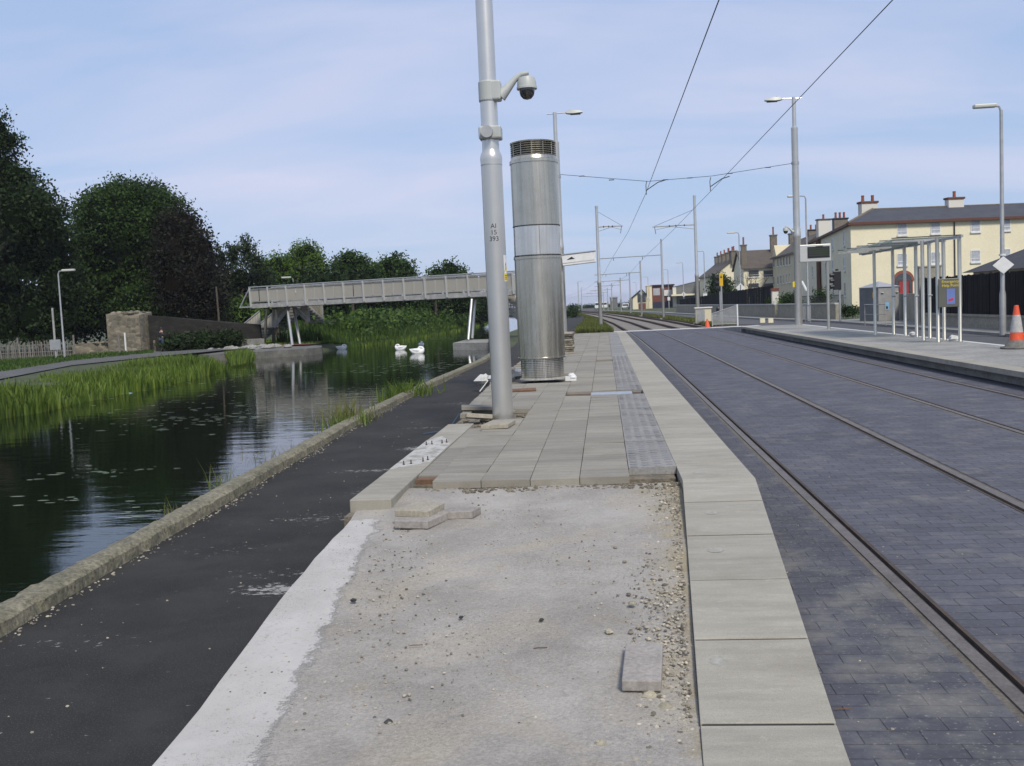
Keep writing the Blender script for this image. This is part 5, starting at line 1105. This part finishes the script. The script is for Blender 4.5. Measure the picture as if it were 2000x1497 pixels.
# ------------------------------------------------ left bank: towpath, wall, fence
pa_=[P(x,y,0) for x,y in ((-120,762),(0,741),(140,714),(300,697),(400,688),(440,684),(470,682))]; pb_=[P(x,y,0) for x,y in ((500,678),(470,677),(400,679),(300,687),(140,705),(0,727),(-120,742))]
struct(MB().add([(x,y,.006) for x,y in pa_+pb_],[tuple(range(14))],.5).build('towpath','towpath'))
XP,YP=P(255,690,0)
t=thing('stone_pier','broad old stone pier standing at the end of the low wall on the left bank','pier',(PY(253,690,58)[0],58,0))
b=MB(); b.prism([(-1.05,-.5),(1.0,-.5),(1.1,1.0),(-1.05,1.0)],-.2,[2.35,2.2,2.4,2.5]); 
for i in range(16): b.rock((random.uniform(-.9,.9),random.uniform(-.4,.6),2.35),random.uniform(.12,.26),.6)
b.build('pier_body','stone_rubble',t); MB().box(.02,.1,-.58,-.5,.0,1.2).build('marker_post','white_paint',t)
t=thing('stone_wall','old stone wall coloured as if in tree shade, running right from the stone pier','wall',(-27.5,58.3,0)); b=MB(); b.prism([(0,0),(3.5,2.6),(5.6,3.6),(5.6,4.0),(3.3,3.1),(-.2,.5)],-.2,[2.2,1.55,1.3,1.3,1.55,2.2]); b.build('wall_body','stone_rubble_shaded',t)
t=thing('low_wall','low stone wall between the picket fence and the stone pier','wall',(PY(142,695,57.5)[0],57.5,0)); b=MB(); xw=PY(220,690,58)[0]-PY(142,695,57.5)[0]; b.prism([(0,0),(xw,.5),(xw,.9),(0,.4)],-.2,[.62,.75,.75,.62]); 
for i in range(14): b.rock((random.uniform(0,xw),.4+random.uniform(-.1,.1),.66),random.uniform(.1,.18),.5)
b.build('wall_body','stone_rubble',t)
t=thing('picket_fence','weathered grey picket fence at the left edge on the far bank','fence',(-38.5,56.5,0)); x=0; x1=PY(140,690,56.5)[0]+38.5
b=MB(); k=0
while x<x1: b.bar((x,random.uniform(-.02,.02),-.1),(x+random.gauss(0,.04),0,random.uniform(.75,1.02)),.02,.06,var=random.random()); x+=.13
o=b.build('pickets','picket',t); b=MB(); b.bar((0,.04,.3),(x1,.04,.3),.03,.06); b.bar((0,.04,.72),(x1,.04,.72),.03,.06); b.build('rails','picket',t)
for x in (3.6,7.1,9.9): MB().lathe([(.06,-.1),(.055,1.2)],(x,.12,0),8).build('fence_post','picket',t)
# ------------------------------------------------ vegetation
def leaves(cent,size,asp=.6,droop=0):
    n=len(cent); d=RNG.normal(size=(n,3)); d/=np.linalg.norm(d,axis=1)[:,None]; q=RNG.normal(size=(n,3)); q-=d*(q*d).sum(1)[:,None]; q/=np.linalg.norm(q,axis=1)[:,None]
    s=size*(.6+.8*RNG.random(n))[:,None]; a=d*s; b=q*s*asp
    V=np.stack([cent-a,cent+b*.9,cent+a,cent-b*.9],1).reshape(-1,3); Fq=np.arange(4*n).reshape(-1,4); return V,Fq
def tree(name,label,cat,X,Y,zb,lobes,mat,leaf=.17,dens=1.,trunk=.3,core='leaf_core',group=None,clump=.42,corek=.74,grp=None,rag=.18,trunktop=None):
    # lobes: (dx,dy,z,rx,ry,rz) about the trunk foot
    t=thing(name,label,cat,(X,Y,zb),0,group)
    C0=[]; V=[]
    for (dx,dy,z,rx,ry,rz) in lobes:
        area=4*math.pi*((rx*ry)**1.6+(rx*rz)**1.6+(ry*rz)**1.6)**(1/1.6)/3**(1/1.6); nc=max(6,int(area/(clump**2)*.8*dens))
        d=RNG.normal(size=(nc,3)); d/=np.linalg.norm(d,axis=1)[:,None]; rr=(1+RNG.normal(size=nc)*rag*.6-np.abs(RNG.normal(size=nc))*.10)[:,None]
        c=d*rr*np.array([rx,ry,rz])+np.array([dx,dy,z]); c=c[c[:,2]>.15]
        leaf_=leaf*.66; k=max(4,int(.8*(clump/leaf_)**2*1.35)); cc=np.repeat(c,k,0)+RNG.normal(size=(len(c)*k,3))*clump*np.array([.62,.62,.42]); vr=np.repeat(RNG.random(len(c)),k)*.65+RNG.random(len(cc))*.35
        C0.append(cc); V.append(vr)
    cc=np.concatenate(C0); vr=np.concatenate(V); cc[:,2]=np.maximum(cc[:,2],.05)
    v,f=leaves(cc,leaf_); npmesh('crown',v,f,vr,mat,t)
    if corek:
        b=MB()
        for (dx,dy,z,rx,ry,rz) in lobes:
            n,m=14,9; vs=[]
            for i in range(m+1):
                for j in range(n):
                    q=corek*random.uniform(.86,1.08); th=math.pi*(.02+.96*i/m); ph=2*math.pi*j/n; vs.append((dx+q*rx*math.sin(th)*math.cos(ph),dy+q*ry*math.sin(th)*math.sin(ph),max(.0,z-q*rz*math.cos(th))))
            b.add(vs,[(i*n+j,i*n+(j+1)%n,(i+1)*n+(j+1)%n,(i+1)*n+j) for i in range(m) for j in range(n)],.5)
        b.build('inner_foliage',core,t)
    if trunk:
        tt=trunktop or max(l[2] for l in lobes)*.8; b=MB(); b.tube([(0,0,-.3),(.05,0,tt*.3),(-.05,.05,tt*.6),(0,0,tt)],[trunk*1.25,trunk,trunk*.75,trunk*.3],9)
        for l in lobes[:7]: b.tube([(0,0,tt*.4),(l[0]*.5,l[1]*.5,(tt*.4+l[2])/2+.2),(l[0]*.9,l[1]*.9,l[2])],[trunk*.5,trunk*.35,trunk*.12],6)
        b.build('trunk','bark',t,smooth=True)
    return t
def Lb(Y,items,X0,zb):   # lobes given as (px,py,rpx,rpy[,dy]) seen at depth Y
    out=[]
    for it in items:
        px,py,rx,ry=it[:4]; dy=it[4] if len(it)>4 else 0; x,z=PY(px,py,Y+dy); s=(Y+dy)/F; out.append((x-X0,dy,z-zb,rx*s,max(1.2,(rx+ry)/2*s*.85),ry*s))
    return out
def ptree(name,label,px,Y,items,mat,zb=0.,cat='tree',**k):
    X,_=PY(px,640,Y); return tree(name,label,cat,X,Y,zb,Lb(Y,items,X,zb),mat,**k)
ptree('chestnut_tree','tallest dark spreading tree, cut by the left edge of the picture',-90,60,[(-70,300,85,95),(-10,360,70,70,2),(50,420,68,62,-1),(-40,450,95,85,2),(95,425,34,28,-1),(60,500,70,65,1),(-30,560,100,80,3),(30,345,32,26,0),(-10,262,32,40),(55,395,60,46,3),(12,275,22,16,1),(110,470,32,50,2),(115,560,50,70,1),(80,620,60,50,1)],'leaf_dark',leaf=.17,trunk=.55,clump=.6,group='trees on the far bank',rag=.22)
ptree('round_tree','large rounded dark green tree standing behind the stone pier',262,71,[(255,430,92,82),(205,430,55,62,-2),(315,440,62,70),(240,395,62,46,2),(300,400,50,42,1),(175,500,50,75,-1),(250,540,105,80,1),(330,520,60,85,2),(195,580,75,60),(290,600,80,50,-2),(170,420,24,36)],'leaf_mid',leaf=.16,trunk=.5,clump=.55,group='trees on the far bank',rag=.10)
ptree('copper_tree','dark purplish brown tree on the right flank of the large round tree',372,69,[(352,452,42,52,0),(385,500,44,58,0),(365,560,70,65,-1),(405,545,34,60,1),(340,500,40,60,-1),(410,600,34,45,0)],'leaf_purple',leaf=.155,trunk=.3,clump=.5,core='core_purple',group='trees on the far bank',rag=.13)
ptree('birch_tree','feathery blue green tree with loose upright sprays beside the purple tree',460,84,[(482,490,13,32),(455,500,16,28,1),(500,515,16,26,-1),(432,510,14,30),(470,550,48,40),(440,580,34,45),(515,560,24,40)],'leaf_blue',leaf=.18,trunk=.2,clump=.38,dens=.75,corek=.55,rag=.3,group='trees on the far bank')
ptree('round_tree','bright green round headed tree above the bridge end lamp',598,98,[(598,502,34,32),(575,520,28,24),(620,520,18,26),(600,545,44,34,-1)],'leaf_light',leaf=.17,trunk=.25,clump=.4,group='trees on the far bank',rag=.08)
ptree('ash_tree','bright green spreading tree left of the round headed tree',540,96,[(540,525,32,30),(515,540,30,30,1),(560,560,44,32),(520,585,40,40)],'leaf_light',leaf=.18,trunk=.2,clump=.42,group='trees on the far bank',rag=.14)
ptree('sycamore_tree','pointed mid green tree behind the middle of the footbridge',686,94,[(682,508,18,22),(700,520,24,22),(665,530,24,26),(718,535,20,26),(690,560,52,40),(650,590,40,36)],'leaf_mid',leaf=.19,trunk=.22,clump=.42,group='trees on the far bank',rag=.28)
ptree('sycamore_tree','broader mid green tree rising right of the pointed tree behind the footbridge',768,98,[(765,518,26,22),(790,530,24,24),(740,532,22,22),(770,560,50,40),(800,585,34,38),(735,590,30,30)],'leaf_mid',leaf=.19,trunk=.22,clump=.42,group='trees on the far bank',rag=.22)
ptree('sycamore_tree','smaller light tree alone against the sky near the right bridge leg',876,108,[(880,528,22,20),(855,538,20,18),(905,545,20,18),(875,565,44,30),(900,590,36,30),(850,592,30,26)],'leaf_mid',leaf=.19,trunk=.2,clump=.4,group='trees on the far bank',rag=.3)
# shaded understorey behind
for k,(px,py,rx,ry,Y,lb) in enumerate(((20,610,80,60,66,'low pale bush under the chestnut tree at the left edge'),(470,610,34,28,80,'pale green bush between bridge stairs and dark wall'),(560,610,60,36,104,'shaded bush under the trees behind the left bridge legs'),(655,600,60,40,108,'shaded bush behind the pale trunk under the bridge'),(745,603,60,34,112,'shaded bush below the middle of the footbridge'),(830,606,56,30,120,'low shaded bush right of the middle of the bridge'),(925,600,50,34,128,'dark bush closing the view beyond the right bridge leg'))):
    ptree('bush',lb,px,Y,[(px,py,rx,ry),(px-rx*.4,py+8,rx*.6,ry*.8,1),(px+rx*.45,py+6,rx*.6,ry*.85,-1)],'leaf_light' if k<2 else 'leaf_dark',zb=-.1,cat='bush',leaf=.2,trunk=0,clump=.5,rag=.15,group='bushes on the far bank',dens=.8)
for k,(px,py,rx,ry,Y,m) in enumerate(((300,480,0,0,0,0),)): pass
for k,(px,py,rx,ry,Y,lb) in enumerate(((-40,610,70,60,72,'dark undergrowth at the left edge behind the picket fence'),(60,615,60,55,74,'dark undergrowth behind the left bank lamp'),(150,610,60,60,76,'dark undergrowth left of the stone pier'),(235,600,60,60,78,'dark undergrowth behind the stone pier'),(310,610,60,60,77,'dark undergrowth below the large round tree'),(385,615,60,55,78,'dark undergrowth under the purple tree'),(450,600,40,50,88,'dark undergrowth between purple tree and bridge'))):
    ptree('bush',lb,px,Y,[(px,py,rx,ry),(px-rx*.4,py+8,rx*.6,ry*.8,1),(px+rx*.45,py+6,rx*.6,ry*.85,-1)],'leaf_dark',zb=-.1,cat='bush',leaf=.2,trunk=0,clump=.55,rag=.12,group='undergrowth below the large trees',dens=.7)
for k,(px,py,rx,ry,Y,lb) in enumerate(((345,668,22,14,57.6,'low dark scrub growing against the dark stone wall, nearest the pier'),(392,664,26,16,58.6,'low dark scrub in the middle of the dark stone wall'),(440,662,24,16,59.6,'low dark scrub at the bridge end of the dark stone wall'))):
    ptree('bush',lb,px,Y,[(px,py,rx,ry),(px-rx*.6,py+4,rx*.6,ry*.7,.1),(px+rx*.6,py+3,rx*.6,ry*.8,.1)],'leaf_dark',zb=-.05,cat='bush',leaf=.14,trunk=0,clump=.3,rag=.2,group='scrub along the dark wall')
# slim trunks seen under the bridge
for px,y0,y1,Y,lb in ((631,560,664,70,'slender pale trunk standing under the footbridge right of the legs'),(690,560,628,92,'slender trunk deeper under the middle of the footbridge'),(852,570,625,100,'pale slender trunk right of the middle of the footbridge'),(429,560,664,66,'thin dark pole in front of the purple tree')):
    x,z0=PY(px,y1,Y); _,z1=PY(px,y0,Y); t=thing('young_tree' if px!=429 else 'dark_pole',lb,'tree' if px!=429 else 'pole',(x,Y,z0)); MB().tube([(0,0,-.3),(.04,0,(z1-z0)*.5),(0,0,z1-z0)],[.16,.13,.1] if px!=429 else [.07,.07,.06],8).build('trunk','stem' if px==631 else 'bark',t)
    if px!=429:
        cc=RNG.normal(size=(900,3))*np.array([.9,.9,.55])+np.array([0,0,z1-z0+.3]); v,f=leaves(cc,.17); npmesh('crown',v,f,RNG.random(900),'leaf_dark',t)
# reeds and plants as ground cover
def blades(name,pts,h,w,mat,lean=.35,seg=2,kind='stuff'):
    n=len(pts); a=RNG.random(n)*2*np.pi; hh=h*(.55+.6*RNG.random(n)) if np.isscalar(h) else h*(.7+.5*RNG.random(n)); ln=lean*hh*RNG.random(n); dx=np.cos(a)*ln; dy=np.sin(a)*ln; b=RNG.random(n)*np.pi; wx=np.cos(b)*w; wy=np.sin(b)*w
    P0_=pts; rows=[]
    for f,ww in ((0,1),(.55,.8),(1,.08)):
        c=P0_+np.stack([dx*f*f,dy*f*f,hh*f],1); o=np.stack([wx*ww,wy*ww,np.zeros(n)],1); rows+=[c-o,c+o]
    V=np.stack(rows,1).reshape(-1,3); base=np.arange(n)[:,None]*6; Fq=np.concatenate([base+np.array([[0,1,3,2]]),base+np.array([[2,3,5,4]])],1).reshape(-1,4); var=np.repeat(RNG.random(n),2)
    o=npmesh(name,V,Fq,var,mat); 
    if kind: o['kind']=kind
    return o
def scatter(poly,n):
    poly=np.array(poly); lo,hi=poly.min(0),poly.max(0); out=[]
    while len(out)<n:
        p=lo+(hi-lo)*RNG.random(2); ins=False; j=len(poly)-1
        for i in range(len(poly)):
            if (poly[i][1]>p[1])!=(poly[j][1]>p[1]) and p[0]<(poly[j][0]-poly[i][0])*(p[1]-poly[i][1])/(poly[j][1]-poly[i][1])+poly[i][0]: ins=not ins
            j=i
        if ins: out.append(p)
    return np.array(out)
def gz(p,y): # bank height
    return 0
wa=[P(x,y,WZ) for x,y in ((-140,850),(0,820),(90,806),(150,790),(300,760),(380,742),(440,724))]
up=[P(x,y,-.05) for x,y in ((430,702),(300,706),(140,725),(0,752),(-140,778))]
pts=scatter(wa+up,15000); dist=np.array([min(np.hypot(p[0]-q[0],p[1]-q[1]) for q in wa) for p in pts]); 
z=np.where(pts[:,0]>np.array([fe(y) for y in pts[:,1]])-.3,WZ,-.3)
hh=.40+.12*np.sin(pts[:,1]*.9+pts[:,0]*.5)+.08*np.sin(pts[:,1]*2.3)
hh=hh*np.interp(pts[:,1],[24,34,44],[.95,.9,1.2])*np.interp(np.interp(pts[:,1],FE_Y,FE_X)-pts[:,0],[1.5,7],[1,.3])*(.8+.4*RNG.random(len(pts)))
blades('reeds',np.column_stack([pts,z]),hh,.028,'reed',.45)
pts=scatter([P(x,y,-.4) for x,y in ((452,716),(500,706),(490,695),(440,700))],900); blades('reeds',np.column_stack([pts,np.full(900,-.4)]),.5,.03,'reed',.45)
g1=[P(x,y,0) for x,y in ((-140,745),(0,727),(140,705),(300,690),(300,680),(140,697),(-140,715))]; pts=scatter(g1,5000); blades('verge_grass',np.column_stack([pts,np.zeros(5000)]),.16,.03,'bank_plants',.6)
# plants on the bank beyond the quay
def bank(y0,y1,w0,w1,n,h0,h1,mat,name):
    y=y0+(y1-y0)*RNG.random(n)**1.1; e=np.interp(y,FE_Y,FE_X); d=w0+(w1-w0)*RNG.random(n); p=np.column_stack([e-d,y,np.where(d<.4,WZ,-.15)]); h=h0+(h1-h0)*np.clip((d-.2)/2.2,0,1)*(.75+.25*np.sin(y*.7+d)); return blades(name,p,h,.05,mat,.5)
bank(64,150,-.2,5.,15000,.4,1.55,'bank_plants','bank_plants'); bank(66,180,-.3,.8,4200,.25,.5,'reed','bank_plants')
cc=[]
for y in np.arange(68,150,1.1):
    for k in range(3):
        d=1.2+3.8*RNG.random(); c=np.array([fe(y)-d,y+RNG.random(),.15+.95*min(1,d/2.5)]); cc.append(c+RNG.normal(size=(70,3))*np.array([.55,.55,.42]))
cc=np.concatenate(cc); v,f=leaves(cc,.16); o=npmesh('bank_plants',v,f,RNG.random(len(cc)),'bank_plants'); o['kind']='stuff'
pts=scatter([(-30,60),(-18,60),(-17.5,66),(-20,74),(-30,74)],6000); blades('verge_grass',np.column_stack([pts,np.full(6000,-.03)]),.14,.04,'reed',.6)
pts=scatter([(-31,58.8),(-21.5,60.8),(-21.5,62.5),(-31,61)],2500); blades('verge_grass',np.column_stack([pts,np.full(2500,-.03)]),.12,.04,'reed',.6)
# planting strip between path and track, verges right of the track
y=56.5+115*RNG.random(15000)**1.5; u=RNG.random(15000); xl=np.interp(y,PX_Y,PR)+.15; xr=np.interp(y,CYs,CXs)-3.1; p=np.column_stack([xl+(xr-xl)*u,y,np.full(15000,-.05)]); blades('verge_grass',p,.32,.035,'verge',.5)
struct(strip(lambda y:pr(y)+.05,lambda y:cx(y)-3.05,56.2,260,-.03,3).build('planting_strip','soil'))
y=62+140*RNG.random(9000)**1.4; u=RNG.random(9000); p=np.column_stack([np.interp(y,CYs,CXs)+3.1+1.5*u,y,np.full(9000,-.05)]); blades('verge_grass',p,.22,.035,'verge',.5)
struct(strip(lambda y:cx(y)+3.05,lambda y:cx(y)+4.7,58.6,300,-.03,3).build('soil_verge','soil'))
# tufts along the near canal kerb
def tuft(px,py,n,h,w,mat,lb,z=.0,sp=.12,cat='grass tuft'):
    X,Y=P(px,py,z); X=min(X,ne(Y)+.02); pt=np.column_stack([RNG.normal(size=n)*sp,RNG.normal(size=n)*sp*1.6,np.zeros(n)]); o=blades('grass_tuft',pt,h,w,mat,.8,kind=None); o.location=(X,Y,-.12 if z<=0 else z); tag(o,lb,cat,'grass tufts along the canal kerb'); return o
tuft(432,938,26,.34,.004,'dry_grass','straw coloured grass tuft on the kerb left of the asphalt path, second from the camera',sp=.06); tuft(430,950,30,.2,.006,'reed','green grass tuft at the foot of the straw coloured one on the kerb',sp=.07)
tuft(330,1000,22,.24,.004,'dry_grass','nearest dry grass tuft on the canal kerb',sp=.05)
tuft(676,825,170,.55,.006,'dry_grass','tallest pale grass tuft on the canal kerb, in the bridge reflection',sp=.16); tuft(688,828,150,.34,.010,'reed','fresh green grass under the tallest pale tuft',sp=.17)
tuft(742,796,60,.22,.012,'reed','small green weed on the kerb between the two larger clumps',sp=.08)
tuft(720,805,40,.15,.01,'reed','tiny green weed on the kerb, just past the tall pale tuft',sp=.07)
t_=tuft(795,772,260,.42,.014,'reed','broad leafy green clump furthest along the canal kerb',sp=.25)
tuft(555,885,70,.22,.004,'dry_grass','sparse dry grass on the kerb between straw tuft and tall pale tuft',sp=.2)
b=MB(); rk=random.Random(9)
for i in range(900):
    y=3.2+22*rk.random()**1.4; x=KE(y)+abs(rk.gauss(0,.05)); b.rock((x,y,.002),rk.choice((.004,.006,.010)),.5)
o=b.build('kerb_grit','pebble'); tag(o,kind='stuff')
# floating weed and leaves on the water
b=MB(); rnd=random.Random(5)
patches=[(850,715,2.0,2.0,140),(730,770,1.3,2.5,150),(620,770,2,2.0,80),(450,735,.8,6.,60),(900,690,1.5,3,70),(210,920,.5,.35,28),(90,985,.4,.25,12),(420,820,.7,1.2,45),(560,800,2.0,1.6,90),(250,830,.7,1.2,22),(330,790,.5,2,26),(700,850,1.2,1.5,60),(880,660,1.5,5,60),(480,700,.6,5,60),(260,1000,.3,.3,10),(560,735,2.5,3,50)]
for (px,py,sx_,sy_,n) in patches:
    X,Y=P(px,py,WZ)
    for i in range(n):
        x=X+rnd.gauss(0,sx_); y=Y+rnd.gauss(0,sy_)
        if x>ne(y)-.05 or x<fe(y)+.1: continue
        r=rnd.uniform(.008,.028)*(1+Y/40); el=rnd.uniform(1.,4.); b.add([(x+r*el*math.cos(a),y+r*.8*math.sin(a)*rnd.uniform(.7,1.3),WZ+.006) for a in [k*1.047 for k in range(6)]],[tuple(range(6))],rnd.random())
o=b.build('floating_weed','weed_fleck'); tag(o,kind='stuff')
X,Y=P(228,770,WZ); tag(MB().rock((0,0,.0),.22,.25).rock((.3,.1,.0),.16,.25).rock((-.3,-.05,.0),.14,.25).build('plastic_sheet','plastic_blue',loc=(X,Y,WZ)),'blue plastic scrap caught in the reeds at the water edge','litter')
# right side plants
def rbush(px,Y,items,mat,lb,name='bush',**k): return ptree(name,lb,px,Y,items,mat,cat='bush',**k)
rbush(1408,140,[(1402,560,20,26),(1415,572,18,30),(1398,585,18,22),(1425,585,10,22)],'leaf_bush','round dark evergreen bush beside the amber signal, above the black fence','evergreen_bush',leaf=.22,trunk=.2,clump=.5,rag=.06)
rbush(1545,72,[(1540,583,10,9),(1550,586,8,7)],'leaf_bush','small dark shrub behind the wall left of the far lamp mast',leaf=.1,trunk=0,clump=.3)
rbush(1604,68,[(1604,580,8,14),(1600,592,8,8)],'leaf_mid','conical green shrub in the garden beneath the display sign','conical_shrub',leaf=.1,trunk=0,clump=.3)
rbush(1660,66,[(1655,606,11,8),(1667,608,8,6)],'leaf_bush','low shrub on the wall end left of the kiosk',leaf=.1,trunk=0,clump=.3)
b_=rbush(1530,76,[(1528,592,9,5),(1548,592,14,5),(1512,590,8,4)],'leaf_light','clipped hedge top behind the short wall section','hedge',leaf=.1,trunk=0,clump=.3,core='leaf_core')
t=thing('bare_shrub','leafless multi stemmed shrub in front of the cream house','shrub',(PY(1468,600,128)[0],128,0)); b=MB(); rnd=random.Random(3)
for k in range(9):
    a=rnd.uniform(-.5,.5); p=[Vector((0,0,0))]; d=Vector((math.sin(a*1.5)*.9,rnd.uniform(-.3,.3),1)).normalized()
    for s in range(5): d=(d+Vector((rnd.uniform(-.2,.2),rnd.uniform(-.2,.2),.05))).normalized(); p.append(p[-1]+d*.95)
    b.tube(p,[.07,.06,.05,.04,.03,.02],4)
    for s in (2,3,4): q=p[s]; b.tube([q,q+Vector((rnd.uniform(-.8,.8),0,.8)),q+Vector((rnd.uniform(-1.2,1.2),0,1.5))],[.03,.025,.015],4)
b.build('branches','bark',t)
# garden railings behind the wall
t=thing('garden_railing','dark garden railing and gate behind the short wall sections','railing',(0,0,0)); b=MB()
for y in np.arange(60.7,72.5,.16): b.bar((wl(y)+.5,y,.9),(wl(y)+.5,y,1.55),.02,.02)
o=b.build('bars','black',t); o['kind']='stuff'; b=MB(); b.bar((wl(60.7)+.5,60.7,1.5),(wl(72.3)+.5,72.3,1.5),.03,.03); b.build('top_rail','black',t)
t=thing('gate_pillar','white banded gate pillar at the end of the distant black fence','pillar',(wl(75)+.5,75.2,0)); MB().box(-.2,.25,-.25,.25,0,2.0).build('pillar_body','chimney_white',t); MB().box(-.26,.31,-.3,.3,2.0,2.2).build('cap','brick_red',t)
tag(MB().lathe([(.19,0),(.19,.62),(.21,.64),(.16,.74),(.02,.76)],(0,0,0),14).build('litter_bin','black',loc=(wl(92)-.8,92,.1)),'small black litter bin in front of the long wall','bin')
# distant tree line
for k,(px,py,rx,ry,Y,lb) in enumerate(((1120,602,10,7,250,'low distant bush left of the asphalt path'),(1118,612,9,10,130,'green bush at the left side of the asphalt path bend'),(1150,601,16,6,420,'hazy distant tree at the end of the line, left of the masts'),(1180,600,14,6,430,'hazy distant tree straight at the end of the line'),(1215,598,14,7,420,'hazy distant tree right of the end of the line'),(1235,597,12,9,330,'dark distant tree beside the gabled building'))):
    ptree('distant_tree',lb,px,Y,[(px,py,rx,ry),(px+rx*.6,py+2,rx*.6,ry*.8),(px-rx*.6,py+2,rx*.6,ry*.7)],'leaf_bush',zb=-.1,cat='tree',leaf=.3 if Y>200 else .16,trunk=0,clump=.8 if Y>200 else .4,rag=.2,dens=.7,group='distant trees along the line')
# ------------------------------------------------ swans
def swan(px,py,rz,lb,sc=1.,sit=True):
    X,Y=P(px,py,WZ); t=thing('swan',lb,'swan',(X,Y,WZ-.03),rz,'swans resting on the canal')
    pts=[(-.62,.34,.012),(-.52,.27,.07),(-.36,.18,.15),(-.12,.14,.215),(.12,.14,.225),(.30,.17,.185),(.40,.24,.125),(.42,.32,.085),(.36,.40,.068),(.26,.43,.062),(.17,.425,.066),(.09,.40,.068),(.02,.36,.045)]
    b=MB(); b.tube([(x,.0 if i<9 else .03*(i-8),z) for i,(x,z,r) in enumerate(pts)],[r for *_,r in pts],14); o=b.build('body','swan_white',t,smooth=True)
    for s in (-1,1):
        w=MB(); w.tube([(.22,s*.12,.20),(.0,s*.16,.25),(-.25,s*.12,.27),(-.5,s*.05,.33)],[.05,.115,.085,.012],10); w.build('wing','swan_white',o,smooth=True)
    MB().tube([(.03,.12,.37),(-.07,.16,.32)],[.026,.012],8).build('beak','beak',o); t.scale=(sc,sc,sc*1.2)
swan(782,684,R(170),'swan with its head tucked on its back, left of the group of three',.66)
swan(816,691,R(5),'largest nearest swan, tail to the left and neck folded at its right',.70)
swan(823,678,R(-80),'swan seen end on, rearmost of the group of three',.66)
swan(668,683,R(15),'lone swan by the bank, right of the broken blocks',.62)

# ------------------------------------------------ person on the far bank
def skinned(name,joints,edges,rad,mat,par=None,lv=2,root=0):
    me=bpy.data.meshes.new(name); me.from_pydata(joints,edges,[]); o=bpy.data.objects.new(name,me); C.objects.link(o); o.modifiers.new('skin','SKIN')
    for v,r in zip(me.skin_vertices[0].data,rad): v.radius=(r,r) if not isinstance(r,tuple) else r
    me.skin_vertices[0].data[root].use_root=True
    o.modifiers.new('sub','SUBSURF').levels=lv; o.modifiers['sub'].render_levels=lv
    dg=bpy.context.evaluated_depsgraph_get(); m2=bpy.data.meshes.new_from_object(o.evaluated_get(dg)); bpy.data.objects.remove(o); m2.materials.clear(); m2.materials.append(M[mat]); m2.polygons.foreach_set('use_smooth',[True]*len(m2.polygons))
    q=bpy.data.objects.new(name,m2); C.objects.link(q); q.parent=par; return q
simple('jacket',(.012,.013,.018),.9); simple('jeans',(.07,.10,.16),.9); simple('skin_tone',(.42,.26,.19),.6); simple('hair',(.03,.02,.015),.8); simple('shoe',(.02,.02,.02),.7)
x_,z_=PY(318,690,57)
t=thing('person','person in dark jacket and blue jeans on the far bank beside the stone pier','person',(x_,57,0),R(70))
J=[(0,0,.95),(0,0,1.15),(0,0,1.38),(0,0,1.50),(.01,0,1.62),(.02,0,1.72),(0,.09,.92),(.10,.10,.50),(.06,.10,.07),(.17,.10,.04),(0,-.09,.92),(-.05,-.10,.50),(-.20,-.10,.10),(-.10,-.10,.05),(0,.19,1.40),(-.06,.24,1.14),(.04,.25,.92),(.06,.25,.83),(0,-.19,1.40),(.05,-.24,1.14),(.18,-.24,.95),(.22,-.24,.88)]
Ed=[(0,1),(1,2),(2,3),(3,4),(4,5),(0,6),(6,7),(7,8),(8,9),(0,10),(10,11),(11,12),(12,13),(2,14),(14,15),(15,16),(16,17),(2,18),(18,19),(19,20),(20,21)]
Rd=[.12,.13,.15,.055,.09,.085,.09,.06,.042,.04,.09,.06,.042,.04,.065,.048,.033,.038,.065,.048,.033,.038]
skinned('body',J,Ed,Rd,'skin_tone',t)
def sub(idx,extra,mat,name):
    mp2={v:i for i,v in enumerate(idx)}; skinned(name,[J[i] for i in idx],[(mp2[a],mp2[b]) for a,b in Ed if a in mp2 and b in mp2],[Rd[i]+extra for i in idx],mat,t)
sub([0,1,2,14,15,16,18,19,20],.022,'jacket','jacket'); sub([0,6,7,8,10,11,12],.018,'jeans','jeans')
MB().ball((.0,0,1.69),.105,12,8,sz=1.1).build('hair','hair',t,smooth=True)
for k,(a,b_) in enumerate((((.06,.10,.05),(.20,.10,.035)),((-.22,-.10,.08),(-.06,-.10,.04)))): MB().tube([a,b_],[.05,.04],8).build('shoe','shoe',t,smooth=True)
t.scale=(.8,.8,.8)
x_,z_=PY(300,690,57); tag(MB().lathe([(.07,-.1),(.06,.5),(.075,.62),(.03,.68)],(0,0,0),8).build('stub_post','stone_wall',loc=(x_,57.2,0)),'short pale weathered stub between the stone pier and the walking person','post')
# ------------------------------------------------ air
hz=bpy.data.materials.new('haze'); hz.use_nodes=True; n=hz.node_tree; n.nodes.clear(); out=n.nodes.new('ShaderNodeOutputMaterial'); v=n.nodes.new('ShaderNodeVolumePrincipled'); v.inputs['Color'].default_value=(.86,.90,.97,1); v.inputs['Density'].default_value=.00022; v.inputs['Anisotropy'].default_value=.2; n.links.new(v.outputs[0],out.inputs['Volume']); M['haze']=hz
o=MB().box(-3600,3600,-70,3600,-3,20).build('haze','haze'); tag(o,kind='stuff')
